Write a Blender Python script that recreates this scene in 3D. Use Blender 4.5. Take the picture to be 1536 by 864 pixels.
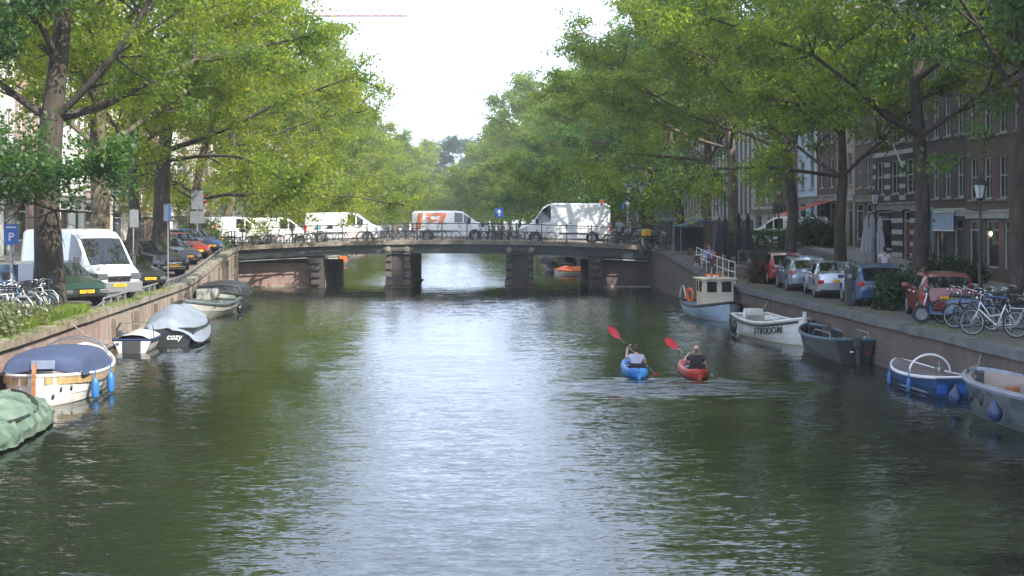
import bpy, bmesh, math, random
import numpy as np
from mathutils import Vector, Matrix
R = math.radians
PI = math.pi
for o in list(bpy.data.objects): bpy.data.objects.remove(o)
S = bpy.context.scene
COL = S.collection
random.seed(7)
# ---------------------------------------------------------------- camera
CAM_H = 4.1; FPX = 2000.0; HPY = 333.0
cam = bpy.data.objects.new('camera', bpy.data.cameras.new('camera')); COL.objects.link(cam)
cam.location = (0, 0, CAM_H); cam.rotation_euler = (R(90), 0, 0)
cam.data.sensor_width = 36; cam.data.lens = 36 * FPX / 1536
cam.data.shift_y = -(432 - HPY) / 1536
cam.data.clip_end = 4000; cam.data.clip_start = 0.2
S.camera = cam
# ---------------------------------------------------------------- light
SUN_EL = R(40); SUN_DIR = Vector((0.74, -0.67, 0)).normalized() * math.cos(SUN_EL) + Vector((0, 0, math.sin(SUN_EL)))
w = bpy.data.worlds.new('World'); S.world = w; w.use_nodes = True
nt = w.node_tree; nt.nodes.clear()
n_out = nt.nodes.new('ShaderNodeOutputWorld'); n_bg = nt.nodes.new('ShaderNodeBackground')
sky = nt.nodes.new('ShaderNodeTexSky'); sky.sky_type = 'NISHITA'; sky.sun_disc = False
sky.sun_elevation = SUN_EL; sky.sun_rotation = math.atan2(SUN_DIR.x, SUN_DIR.y)
sky.air_density = 1.0; sky.dust_density = 3.0; sky.ozone_density = 1.0
veil = nt.nodes.new('ShaderNodeMix'); veil.data_type = 'RGBA'          # thin white cloud veil over the blue
n_tc = nt.nodes.new('ShaderNodeTexCoord'); n_sp = nt.nodes.new('ShaderNodeSeparateXYZ'); n_mr = nt.nodes.new('ShaderNodeMapRange')
nt.links.new(n_tc.outputs['Generated'], n_sp.inputs[0]); nt.links.new(n_sp.outputs[2], n_mr.inputs[0])   # thicker towards the horizon
for i_, v_ in ((1, .05), (2, .75), (3, .93), (4, .38)): n_mr.inputs[i_].default_value = v_
nt.links.new(n_mr.outputs[0], veil.inputs['Factor']); veil.inputs['B'].default_value = (10.0, 11.8, 15.6, 1)
nt.links.new(sky.outputs[0], veil.inputs['A']); nt.links.new(veil.outputs['Result'], n_bg.inputs[0])
n_bg.inputs[1].default_value = 0.12
nt.links.new(n_bg.outputs[0], n_out.inputs[0])
sun = bpy.data.objects.new('sun', bpy.data.lights.new('sun', 'SUN')); COL.objects.link(sun)
sun.data.energy = 5.0; sun.data.angle = R(0.53); sun.data.color = (1.0, 0.945, 0.86)
sun.rotation_euler = SUN_DIR.to_track_quat('Z', 'Y').to_euler()
S.view_settings.view_transform = 'Standard'; S.view_settings.look = 'None'
S.view_settings.exposure = 0.93; S.view_settings.gamma = 1.0
S.render.engine = 'CYCLES'
S.cycles.max_bounces = 7; S.cycles.diffuse_bounces = 3; S.cycles.glossy_bounces = 4; S.cycles.transmission_bounces = 5
S.cycles.volume_bounces = 0; S.cycles.transparent_max_bounces = 6
S.cycles.caustics_reflective = False; S.cycles.caustics_refractive = False
S.cycles.use_denoising = True; S.cycles.sample_clamp_indirect = 6
# ---------------------------------------------------------------- placement helpers
def XL(Y):                                   # edge of the quay on one bank, metres
    return -8.7 - .1 * Y if Y < 83 else -17.0 - .02 * (Y - 83)
def XR(Y):
    if Y < 160: return 12.1 - .042 * Y
    return 5.4 - .10 * (Y - 160)
def sst(a, b, x):
    t = min(1, max(0, (x - a) / (b - a))); return t * t * (3 - 2 * t)
def gz(Y):                                   # height of the quay above the water
    return 1.3 + 1.2 * sst(58, 83, Y) - 1.2 * sst(94, 118, Y)
def AX(px, Y): return (px - 768) / FPX * Y
def lerp(a, b, t): return a + (b - a) * t
def interp(tab, x):
    if x <= tab[0][0]: return tab[0][1]
    for (x0, y0), (x1, y1) in zip(tab, tab[1:]):
        if x <= x1: return y0 + (y1 - y0) * (x - x0) / (x1 - x0) if x1 > x0 else y1
    return tab[-1][1]
ORD = ['first', 'second', 'third', 'fourth', 'fifth', 'sixth', 'seventh', 'eighth', 'ninth', 'tenth', 'eleventh', 'twelfth', 'thirteenth',
       'fourteenth', 'fifteenth', 'sixteenth', 'seventeenth', 'eighteenth', 'nineteenth', 'twentieth', 'twenty-first', 'twenty-second',
       'twenty-third', 'twenty-fourth', 'twenty-fifth', 'twenty-sixth', 'twenty-seventh', 'twenty-eighth', 'twenty-ninth', 'thirtieth']
# ---------------------------------------------------------------- mesh builder
class MB:
    def __init__(s): s.v = []; s.f = []; s.m = []; s.sm = []
    def add(s, vs, fs, mi=0, smooth=False, M=None):
        b = len(s.v)
        s.v += [tuple(M @ Vector(p)) for p in vs] if M is not None else [tuple(p) for p in vs]
        s.f += [tuple(i + b for i in f) for f in fs]; s.m += [mi] * len(fs); s.sm += [smooth] * len(fs)
        return s
    def box(s, c, d, mi=0, rz=0, M=None, taper=1.0):
        x, y, z = d[0] / 2, d[1] / 2, d[2] / 2
        vs = [(-x, -y, -z), (x, -y, -z), (x, y, -z), (-x, y, -z), (-x * taper, -y * taper, z), (x * taper, -y * taper, z), (x * taper, y * taper, z), (-x * taper, y * taper, z)]
        T = Matrix.Translation(c) @ Matrix.Rotation(rz, 4, 'Z')
        if M is not None: T = M @ T
        return s.add(vs, [(0, 3, 2, 1), (4, 5, 6, 7), (0, 1, 5, 4), (1, 2, 6, 5), (2, 3, 7, 6), (3, 0, 4, 7)], mi, False, T)
    def bb(s, x0, x1, y0, y1, z0, z1, mi=0):
        return s.box(((x0 + x1) / 2, (y0 + y1) / 2, (z0 + z1) / 2), (x1 - x0, y1 - y0, z1 - z0), mi)
    def bev(s, c, d, b=.02, mi=0, rz=0, M=None):
        bm = bmesh.new(); bmesh.ops.create_cube(bm, size=1)
        for v in bm.verts: v.co = Vector((v.co.x * d[0], v.co.y * d[1], v.co.z * d[2]))
        bmesh.ops.bevel(bm, geom=bm.edges[:], offset=b, segments=2, affect='EDGES', profile=.6)
        T = Matrix.Translation(c) @ Matrix.Rotation(rz, 4, 'Z')
        if M is not None: T = M @ T
        s.add([v.co[:] for v in bm.verts], [tuple(v.index for v in f.verts) for f in bm.faces], mi, False, T); bm.free(); return s
    def tube(s, pts, r, n=6, mi=0, closed=False, cap=True, M=None, flat=1.0):
        pts = [Vector(p) for p in pts]; N = len(pts)
        if not hasattr(r, '__len__'): r = [r] * N
        vs = []; up = Vector((0, 0, 1)); prev = None
        for i, p in enumerate(pts):
            if closed: d = pts[(i + 1) % N] - pts[i - 1]
            else: d = pts[min(i + 1, N - 1)] - pts[max(i - 1, 0)]
            if d.length < 1e-9: d = Vector((0, 0, 1))
            d.normalize()
            if prev is None:
                a = d.cross(up)
                if a.length < .05: a = d.cross(Vector((1, 0, 0)))
            else:
                a = prev - d * prev.dot(d)
                if a.length < .01: a = d.cross(up)
            a.normalize(); prev = a; b = d.cross(a)
            for k in range(n):
                t = 2 * PI * k / n
                vs.append(p + (a * math.cos(t) + b * math.sin(t) * flat) * r[i])
        fs = []
        for i in range(N if closed else N - 1):
            j = (i + 1) % N
            for k in range(n):
                fs.append((i * n + k, i * n + (k + 1) % n, j * n + (k + 1) % n, j * n + k))
        if cap and not closed:
            fs.append(tuple(range(n))[::-1]); fs.append(tuple((N - 1) * n + k for k in range(n)))
        return s.add(vs, fs, mi, n > 4, M)
    def beam(s, p0, p1, w=.05, h=None, mi=0, M=None):
        h = h or w; p0 = Vector(p0); p1 = Vector(p1); d = (p1 - p0); L = d.length; d.normalize()
        a = d.cross(Vector((0, 0, 1)))
        if a.length < .01: a = Vector((1, 0, 0))
        a.normalize(); b = a.cross(d)
        vs = [p + a * (i * w / 2) + b * (j * h / 2) for p in (p0, p1) for i, j in ((-1, -1), (1, -1), (1, 1), (-1, 1))]
        return s.add(vs, [(0, 1, 2, 3), (7, 6, 5, 4), (0, 4, 5, 1), (1, 5, 6, 2), (2, 6, 7, 3), (3, 7, 4, 0)], mi, False, M)
    def lathe(s, prof, n=12, c=(0, 0, 0), mi=0, axis='Z', M=None, smooth=True):
        vs = []
        for r, z in prof:
            for k in range(n):
                t = 2 * PI * k / n; x, y = r * math.cos(t), r * math.sin(t)
                vs.append({'Z': (x, y, z), 'Y': (x, z, y), 'X': (z, x, y)}[axis])
        fs = []
        for i in range(len(prof) - 1):
            for k in range(n): fs.append((i * n + k, i * n + (k + 1) % n, (i + 1) * n + (k + 1) % n, (i + 1) * n + k))
        ring_ = abs(prof[0][0] - prof[-1][0]) < 1e-6 and abs(prof[0][1] - prof[-1][1]) < 1e-6
        if prof[0][0] > .001 and not ring_: fs.append(tuple(range(n))[::-1])
        if prof[-1][0] > .001 and not ring_: fs.append(tuple((len(prof) - 1) * n + k for k in range(n)))
        T = Matrix.Translation(c)
        if M is not None: T = M @ T
        return s.add(vs, fs, mi, smooth, T)
    def loft(s, rings, mi=0, closed=False, cap=False, smooth=True, M=None):
        n = len(rings[0]); vs = [p for r in rings for p in r]; fs = []
        for i in range(len(rings) - 1):
            for k in range(n if closed else n - 1):
                fs.append((i * n + k, i * n + (k + 1) % n, (i + 1) * n + (k + 1) % n, (i + 1) * n + k))
        if cap: fs.append(tuple(range(n))[::-1]); fs.append(tuple((len(rings) - 1) * n + k for k in range(n)))
        return s.add(vs, fs, mi, smooth, M)
    def ball(s, c, r, n=10, mi=0, sc=(1, 1, 1), M=None):
        prof = [(max(.0005, math.sin(PI * i / (n // 2))) * r, -math.cos(PI * i / (n // 2)) * r) for i in range(n // 2 + 1)]
        T = Matrix.Translation(c) @ Matrix.Diagonal((sc[0], sc[1], sc[2], 1))
        if M is not None: T = M @ T
        return s.lathe(prof, n, (0, 0, 0), mi, 'Z', T)
    def mesh(s, name, mats, recalc=True):
        me = bpy.data.meshes.new(name); me.from_pydata(s.v, [], s.f)
        if not isinstance(mats, (list, tuple)): mats = [mats]
        for m in mats: me.materials.append(m)
        me.polygons.foreach_set('material_index', s.m); me.polygons.foreach_set('use_smooth', s.sm)
        if recalc:
            bm = bmesh.new(); bm.from_mesh(me)
            bmesh.ops.remove_doubles(bm, verts=bm.verts[:], dist=1e-5)
            bmesh.ops.recalc_face_normals(bm, faces=bm.faces[:]); bm.to_mesh(me); bm.free()
        me.update(); return me
    def build(s, name, mats, parent=None, recalc=True, angle=None):
        me = s.mesh(name, mats, recalc)
        if any(s.sm): sharpen(me, angle or 38)
        o = bpy.data.objects.new(name, me); COL.objects.link(o)
        if parent: o.parent = parent
        return o
def sharpen(me, deg):
    bm = bmesh.new(); bm.from_mesh(me); c = R(deg)
    for e in bm.edges:
        if len(e.link_faces) == 2 and e.calc_face_angle(0) > c: e.smooth = False
    bm.to_mesh(me); bm.free()
def tag(o, label=None, cat=None, group=None, kind=None):
    if label: o['label'] = label
    if cat: o['category'] = cat
    if group: o['group'] = group
    if kind: o['kind'] = kind
    return o
def thing(name, label, cat, loc=(0, 0, 0), rz=0, group=None):
    o = bpy.data.objects.new(name, None); COL.objects.link(o); o.empty_display_size = .2
    o.location = loc; o.rotation_euler = (0, 0, rz); return tag(o, label, cat, group)
def part(name, me, parent, loc=(0, 0, 0), rot=(0, 0, 0)):
    o = bpy.data.objects.new(name, me); COL.objects.link(o); o.parent = parent; o.location = loc; o.rotation_euler = rot; return o
def copy_tree(o, parent=None):
    c = o.copy(); COL.objects.link(c); c.parent = parent
    for ch in list(o.children): copy_tree(ch, c)
    return c
def set_mat(o, me_name_mat):                  # swap materials on copies through object-linked slots
    for idx, m in me_name_mat.items():
        o.material_slots[idx].link = 'OBJECT'; o.material_slots[idx].material = m
# ---------------------------------------------------------------- materials
def lin(c): return tuple(((x / 12.92) if x <= .04045 else ((x + .055) / 1.055) ** 2.4) for x in c)
class NT:
    def __init__(s, m): s.t = m.node_tree; s.n = s.t.nodes
    def new(s, typ, **kw):
        n = s.n.new(typ)
        for k, v in kw.items(): setattr(n, k, v)
        return n
    def l(s, a, b): s.t.links.new(a, b)
def base_mat(name):
    m = bpy.data.materials.new(name); m.use_nodes = True; g = NT(m); b = g.n['Principled BSDF']; return m, g, b
def mat(name, col, rough=.6, metal=0, var=.25, scale=3.0, bump=0, spec=.5, coat=0, col2=None, det=5, stretch=(1, 1, 1), bscale=None):
    m, g, b = base_mat(name)
    b.inputs['Roughness'].default_value = rough; b.inputs['Metallic'].default_value = metal
    b.inputs['Specular IOR Level'].default_value = spec; b.inputs['Coat Weight'].default_value = coat; b.inputs['Coat Roughness'].default_value = .06
    tc = g.new('ShaderNodeTexCoord'); mp = g.new('ShaderNodeMapping'); mp.inputs['Scale'].default_value = stretch
    g.l(tc.outputs['Object'], mp.inputs[0])
    nz = g.new('ShaderNodeTexNoise'); nz.inputs['Scale'].default_value = scale; nz.inputs['Detail'].default_value = det; nz.inputs['Roughness'].default_value = .62
    g.l(mp.outputs[0], nz.inputs['Vector'])
    r = g.new('ShaderNodeValToRGB'); r.color_ramp.elements[0].position = .32; r.color_ramp.elements[1].position = .68
    a = tuple(c * (1 - var) for c in col); c2 = col2 or tuple(min(1, c * (1 + var * .6)) for c in col)
    r.color_ramp.elements[0].color = (*a, 1); r.color_ramp.elements[1].color = (*c2, 1)
    g.l(nz.outputs[0], r.inputs[0]); g.l(r.outputs[0], b.inputs['Base Color'])
    if bump:
        n2 = g.new('ShaderNodeTexNoise'); n2.inputs['Scale'].default_value = bscale or scale * 6; n2.inputs['Detail'].default_value = 4
        g.l(mp.outputs[0], n2.inputs['Vector'])
        bp = g.new('ShaderNodeBump'); bp.inputs['Strength'].default_value = 1; bp.inputs['Distance'].default_value = bump
        g.l(n2.outputs[0], bp.inputs['Height']); g.l(bp.outputs[0], b.inputs['Normal'])
    return m
def brick_mat(name, c1, c2, mortar=(.30, .28, .25), scale=1.0, stain=(.05, .05, .04), stain_amt=.5, bw=.22, bh=.065, white=0):
    m, g, b = base_mat(name); b.inputs['Roughness'].default_value = .9
    tc = g.new('ShaderNodeTexCoord'); sp = g.new('ShaderNodeSeparateXYZ'); g.l(tc.outputs['Object'], sp.inputs[0])
    ad = g.new('ShaderNodeMath', operation='ADD'); g.l(sp.outputs[0], ad.inputs[0]); g.l(sp.outputs[1], ad.inputs[1])
    cb = g.new('ShaderNodeCombineXYZ'); g.l(ad.outputs[0], cb.inputs[0]); g.l(sp.outputs[2], cb.inputs[1])
    br = g.new('ShaderNodeTexBrick'); br.inputs['Scale'].default_value = scale; br.inputs['Brick Width'].default_value = bw; br.inputs['Row Height'].default_value = bh
    br.inputs['Mortar Size'].default_value = .008; br.inputs['Color1'].default_value = (*c1, 1); br.inputs['Color2'].default_value = (*c2, 1); br.inputs['Mortar'].default_value = (*mortar, 1)
    br.inputs['Bias'].default_value = 0
    g.l(cb.outputs[0], br.inputs[0])
    nz = g.new('ShaderNodeTexNoise'); nz.inputs['Scale'].default_value = .9; nz.inputs['Detail'].default_value = 7; nz.inputs['Roughness'].default_value = .7
    mp = g.new('ShaderNodeMapping'); mp.inputs['Scale'].default_value = (1, 1, .35); g.l(tc.outputs['Object'], mp.inputs[0]); g.l(mp.outputs[0], nz.inputs[0])
    rp = g.new('ShaderNodeValToRGB'); rp.color_ramp.elements[0].position = .42; rp.color_ramp.elements[1].position = .7; g.l(nz.outputs[0], rp.inputs[0])
    mu = g.new('ShaderNodeMath', operation='MULTIPLY'); mu.inputs[1].default_value = stain_amt; g.l(rp.outputs[0], mu.inputs[0])
    mx = g.new('ShaderNodeMix', data_type='RGBA'); g.l(mu.outputs[0], mx.inputs['Factor']); g.l(br.outputs[0], mx.inputs['A']); mx.inputs['B'].default_value = (*stain, 1)
    out = mx.outputs['Result']
    if white:
        n3 = g.new('ShaderNodeTexNoise'); n3.inputs['Scale'].default_value = 2.3; n3.inputs['Detail'].default_value = 6; g.l(mp.outputs[0], n3.inputs[0])
        r3 = g.new('ShaderNodeValToRGB'); r3.color_ramp.elements[0].position = .5; r3.color_ramp.elements[1].position = .75; g.l(n3.outputs[0], r3.inputs[0])
        m3 = g.new('ShaderNodeMath', operation='MULTIPLY'); m3.inputs[1].default_value = white; g.l(r3.outputs[0], m3.inputs[0])
        m4 = g.new('ShaderNodeMix', data_type='RGBA'); g.l(m3.outputs[0], m4.inputs['Factor']); g.l(out, m4.inputs['A']); m4.inputs['B'].default_value = (.5, .47, .43, 1); out = m4.outputs['Result']
    g.l(out, b.inputs['Base Color'])
    bp = g.new('ShaderNodeBump'); bp.inputs['Distance'].default_value = .008; bp.invert = True; g.l(br.outputs['Fac'], bp.inputs['Height']); g.l(bp.outputs[0], b.inputs['Normal'])
    return m
def paint(name, col, rough=.28, var=.08): return mat(name, col, rough, 0, var, 1.5, coat=.6)
def glass(name, col=(.02, .026, .03), rough=.04):
    m = mat(name, col, rough, 0, .4, .8, spec=1.0); return m
def emit(name, col, st):
    m, g, b = base_mat(name); b.inputs['Emission Color'].default_value = (*col, 1); b.inputs['Emission Strength'].default_value = st; b.inputs['Base Color'].default_value = (*col, 1); return m
M_ = {}
M_['white'] = mat('white_paint', (.74, .74, .72), .5, var=.12)
M_['cream'] = mat('cream_paint', (.62, .56, .42), .5, var=.15)
M_['black'] = mat('black_paint', (.015, .016, .016), .4, var=.3)
M_['rubber'] = mat('rubber', (.02, .02, .02), .8, var=.3)
M_['steel'] = mat('steel', (.5, .5, .5), .32, 1, .2)
M_['iron'] = mat('dark_iron', (.035, .045, .042), .5, 0, .35, 6)
M_['galv'] = mat('galvanised', (.32, .34, .34), .5, .6, .25, 8)
M_['stone'] = mat('stone', (.27, .25, .21), .9, var=.4, scale=2.2, bump=.006)
M_['stone_d'] = mat('dark_stone', (.12, .115, .10), .9, var=.5, scale=2.2, bump=.008)
M_['coping'] = mat('coping_stone', (.24, .21, .165), .95, var=.45, scale=1.6, bump=.01, col2=(.30, .265, .21))
M_['wood'] = mat('varnished_wood', (.33, .14, .05), .35, var=.35, scale=2, stretch=(1, 1, 6), coat=.4)
M_['wood_w'] = mat('weathered_wood', (.17, .13, .09), .8, var=.4, scale=3, stretch=(1, 6, 6), bump=.003)
M_['rope'] = mat('rope', (.3, .27, .2), .9, var=.3)
M_['glass'] = glass('car_glass', (.012, .015, .017))
M_['pane'] = glass('window_glass', (.018, .022, .024), .03)
M_['plate'] = mat('yellow_plate', (.80, .42, .02), .45, var=.05)
M_['plate_txt'] = mat('plate_black', (.02, .02, .02), .5)
M_['lamp_glass'] = mat('lamp_glass', (.62, .64, .62), .15, var=.2, spec=.8)
M_['bulb'] = emit('lamp_bulb', (1, .62, .25), 8)
M_['headlight'] = mat('headlight_lens', (.10, .11, .12), .12, 0, .4, 12, spec=.7, coat=.4)
M_['tail'] = mat('tail_lens', (.42, .02, .015), .12, 0, .2, coat=1)
M_['chrome'] = mat('chrome', (.72, .72, .72), .1, 1, .05)
M_['plastic'] = mat('dark_plastic', (.045, .047, .05), .55, 0, .15)
M_['gplastic'] = mat('grey_plastic', (.17, .175, .18), .55, 0, .12)
M_['red'] = paint('red_paint', (.42, .028, .02)); M_['blue'] = paint('blue_paint', (.03, .12, .42))
M_['signblue'] = mat('sign_blue', (.015, .12, .48), .4, var=.05)
M_['orange'] = mat('orange_plastic', (.75, .14, .03), .45, var=.1)
M_['yellow'] = mat('yellow_plastic', (.75, .42, .02), .5, var=.1)
M_['cloth_grey'] = mat('grey_tarpaulin', (.19, .225, .27), .75, var=.18, scale=2, bump=.02, bscale=2.5)
M_['cloth_blue'] = mat('blue_canvas', (.04, .058, .115), .8, var=.25, scale=1.5, bump=.015, bscale=5)
M_['cloth_black'] = mat('black_canvas', (.025, .028, .032), .7, var=.25, bump=.01, bscale=5)
M_['tarp_green'] = mat('green_tarpaulin', (.07, .13, .085), .5, var=.4, scale=2.6, bump=.03, bscale=3, col2=(.16, .22, .15))
M_['skin'] = mat('skin', (.52, .30, .21), .5, var=.12, scale=8)
M_['hair'] = mat('brown_hair', (.045, .028, .018), .7, var=.4, scale=30)
# ================================================================= SETTING
# ---- water
W_BIG, W_MID, W_FIN = .085, .27, .30
def water_mat():
    m, g, b = base_mat('canal_water')
    b.inputs['Base Color'].default_value = (.010, .014, .009, 1); b.inputs['Roughness'].default_value = .045; b.inputs['IOR'].default_value = 1.6
    tc = g.new('ShaderNodeTexCoord')
    def noise(sx, sy, det, dist=0, rough=.55, off=0, rot=0):
        mp = g.new('ShaderNodeMapping'); mp.inputs['Scale'].default_value = (sx, sy, 1); mp.inputs['Location'].default_value = (off, off * 1.7, off)
        mp.inputs['Rotation'].default_value = (0, 0, R(rot)); g.l(tc.outputs['Object'], mp.inputs[0])
        n = g.new('ShaderNodeTexNoise'); n.inputs['Scale'].default_value = 1; n.inputs['Detail'].default_value = det; n.inputs['Distortion'].default_value = dist
        n.inputs['Roughness'].default_value = rough; g.l(mp.outputs[0], n.inputs[0]); return n
    def mth(op, a, bb):
        n = g.new('ShaderNodeMath', operation=op)
        for i, x in enumerate((a, bb)):
            if isinstance(x, (int, float)): n.inputs[i].default_value = x
            else: g.l(x, n.inputs[i])
        return n.outputs[0]
    def vm(op, a, bb):
        n = g.new('ShaderNodeVectorMath', operation=op)
        for i, x in enumerate((a, bb)):
            if isinstance(x, tuple): n.inputs[i].default_value = x
            elif op == 'SCALE' and i == 1:
                if isinstance(x, (int, float)): n.inputs['Scale'].default_value = x
                else: g.l(x, n.inputs['Scale'])
            else: g.l(x, n.inputs[i])
        return n.outputs[0]
    # the slopes of the ripples, one random field per wave size (metres): long swell, ripples, fine ruffle
    def slope(n, ax, ay): return vm('MULTIPLY', vm('SUBTRACT', n.outputs['Color'], (.5, .5, .5)), (ax, ay, 0))
    patch = noise(.10, .035, 2, 0, off=20)
    rp = g.new('ShaderNodeMapRange'); rp.inputs[1].default_value = .38; rp.inputs[2].default_value = .62; rp.inputs[3].default_value = .55; rp.inputs[4].default_value = 1.25; g.l(patch.outputs[0], rp.inputs[0])
    ruf = vm('ADD', slope(noise(2.0, 6.0, 3, .6, off=7, rot=-6), W_MID * .5, W_MID), slope(noise(8, 22, 2, .4, off=11, rot=9), W_FIN * .7, W_FIN))
    tot = vm('ADD', slope(noise(.35, 1.1, 2, .5, off=4, rot=4), W_BIG * .45, W_BIG), vm('SCALE', ruf, rp.outputs[0]))
    sp = g.new('ShaderNodeSeparateXYZ'); g.l(tc.outputs['Object'], sp.inputs[0])
    # choppy wash left by the kayaks: widening, breaking up away from them
    wob = noise(.5, .9, 3, .8, off=31)
    dx = mth('DIVIDE', mth('SUBTRACT', sp.outputs[0], 4.5), 3.3); dy = mth('DIVIDE', mth('SUBTRACT', sp.outputs[1], 33.1), 2.4)
    d2 = mth('ADD', mth('ADD', mth('MULTIPLY', dx, dx), mth('MULTIPLY', dy, dy)), mth('MULTIPLY', mth('SUBTRACT', wob.outputs[0], .5), 2.6))
    mr = g.new('ShaderNodeMapRange'); mr.inputs[1].default_value = 1.15; mr.inputs[2].default_value = .2; mr.inputs[3].default_value = 0; mr.inputs[4].default_value = 1; g.l(d2, mr.inputs[0])
    wash = slope(noise(.9, 3.6, 4, 1.0, .6, off=3), .9, 2.6)
    tot = vm('ADD', tot, vm('SCALE', vm('ADD', wash, (-.10, -.22, 0)), mr.outputs[0]))
    nrm = vm('NORMALIZE', vm('ADD', tot, (0, -.065, 1)), (0, 0, 0))
    g.l(nrm, b.inputs['Normal'])
    return m
o = MB().add([(-120, -30, 0), (120, -30, 0), (120, 900, 0), (-120, 900, 0)], [(0, 1, 2, 3)]).build('water', water_mat()); tag(o, 'dark green rippled canal water', kind='structure')

# ---- banks: ground sheets
YS = [-30, 0, 10, 20, 30, 40, 50] + [56 + 2 * i for i in range(33)] + [130, 150, 170, 200, 240, 300, 360, 440]
pave = brick_mat('street_clinker', (.14, .095, .07), (.19, .14, .11), (.10, .09, .08), stain=(.09, .085, .075), stain_amt=.5)
pave2 = mat('pavement_slab', (.21, .20, .18), .95, var=.3, scale=2, bump=.004)
asph = mat('road_asphalt', (.06, .06, .058), .95, var=.3, scale=4, bump=.004)
def bank(side, name, x0, x1, dz, m, kind='structure', label=None):
    mb = MB(); rows = []
    for Y in YS:
        e = XL(Y) if side < 0 else XR(Y)
        rows.append([(e + side * x, Y, gz(Y) + dz) for x in (x0, x1)])
    mb.loft(rows, smooth=False); o = mb.build(name, m, recalc=False)
    me = o.data
    if me.polygons[0].normal.z < 0: me.flip_normals()
    return tag(o, label, kind=kind)
bank(-1, 'ground', .42, 900, 0, pave, label='brick paved quay on the sunny bank')
bank(1, 'ground', .42, 900, 0, pave, label='brick paved quay on the shaded bank')
bank(-1, 'road', 5.6, 9.2, .004, asph); bank(1, 'road', 5.6, 9.0, .004, asph)
o = MB().add([(-900, 440, 1.25), (900, 440, 1.25), (900, 3000, 1.25), (-900, 3000, 1.25)], [(0, 1, 2, 3)]).build('terrain', mat('far_ground', (.09, .11, .05), .95)); tag(o, kind='structure')
# raised footpaths with a kerb
for side, x0, x1 in ((-1, 9.2, 12.0), (1, 9.0, 12.0)):
    mb = MB()
    for a, b_ in zip(YS, YS[1:]):
        if a < 0: continue
        ea, eb = (XL(a), XL(b_)) if side < 0 else (XR(a), XR(b_))
        za, zb = gz(a), gz(b_)
        q = [(ea + side * x0, a, za), (eb + side * x0, b_, zb), (eb + side * x1, b_, zb), (ea + side * x1, a, za)]
        mb.add(q + [(p[0], p[1], p[2] + .13) for p in q], [(4, 5, 6, 7), (0, 1, 5, 4)])
    tag(mb.build('pavement', pave2, recalc=False), kind='structure')

# ---- quay walls
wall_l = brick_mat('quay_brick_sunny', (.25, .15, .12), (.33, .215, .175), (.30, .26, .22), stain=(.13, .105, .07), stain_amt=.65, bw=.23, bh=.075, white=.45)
def streak_mat(name, c, dark, moss):
    m, g, b = base_mat(name); b.inputs['Roughness'].default_value = .92
    tc = g.new('ShaderNodeTexCoord')
    mp = g.new('ShaderNodeMapping'); mp.inputs['Scale'].default_value = (1, 1.3, .16); g.l(tc.outputs['Object'], mp.inputs[0])
    n = g.new('ShaderNodeTexNoise'); n.inputs['Scale'].default_value = 1.3; n.inputs['Detail'].default_value = 7; n.inputs['Roughness'].default_value = .68; g.l(mp.outputs[0], n.inputs[0])
    r = g.new('ShaderNodeValToRGB'); e = r.color_ramp.elements; e[0].position = .34; e[0].color = (*dark, 1); e[1].position = .6; e[1].color = (*c, 1)
    x = e.new(.48); x.color = (*moss, 1); g.l(n.outputs[0], r.inputs[0])
    n2 = g.new('ShaderNodeTexNoise'); n2.inputs['Scale'].default_value = 9; n2.inputs['Detail'].default_value = 5; g.l(tc.outputs['Object'], n2.inputs[0])
    mx = g.new('ShaderNodeMix', data_type='RGBA', blend_type='MULTIPLY'); mx.inputs['Factor'].default_value = .6; g.l(r.outputs[0], mx.inputs['A'])
    r2 = g.new('ShaderNodeValToRGB'); r2.color_ramp.elements[0].position = .3; r2.color_ramp.elements[0].color = (.45, .42, .4, 1); r2.color_ramp.elements[1].position = .6; g.l(n2.outputs[0], r2.inputs[0])
    g.l(r2.outputs[0], mx.inputs['B']); g.l(mx.outputs['Result'], b.inputs['Base Color'])
    bp = g.new('ShaderNodeBump'); bp.inputs['Distance'].default_value = .012; g.l(n2.outputs[0], bp.inputs['Height']); g.l(bp.outputs[0], b.inputs['Normal'])
    return m
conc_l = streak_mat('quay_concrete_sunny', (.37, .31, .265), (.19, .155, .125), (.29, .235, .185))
wall_r = brick_mat('quay_brick_shaded', (.11, .08, .065), (.15, .11, .09), (.12, .11, .10), stain=(.045, .05, .035), stain_amt=.7, bw=.23, bh=.075)
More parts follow.
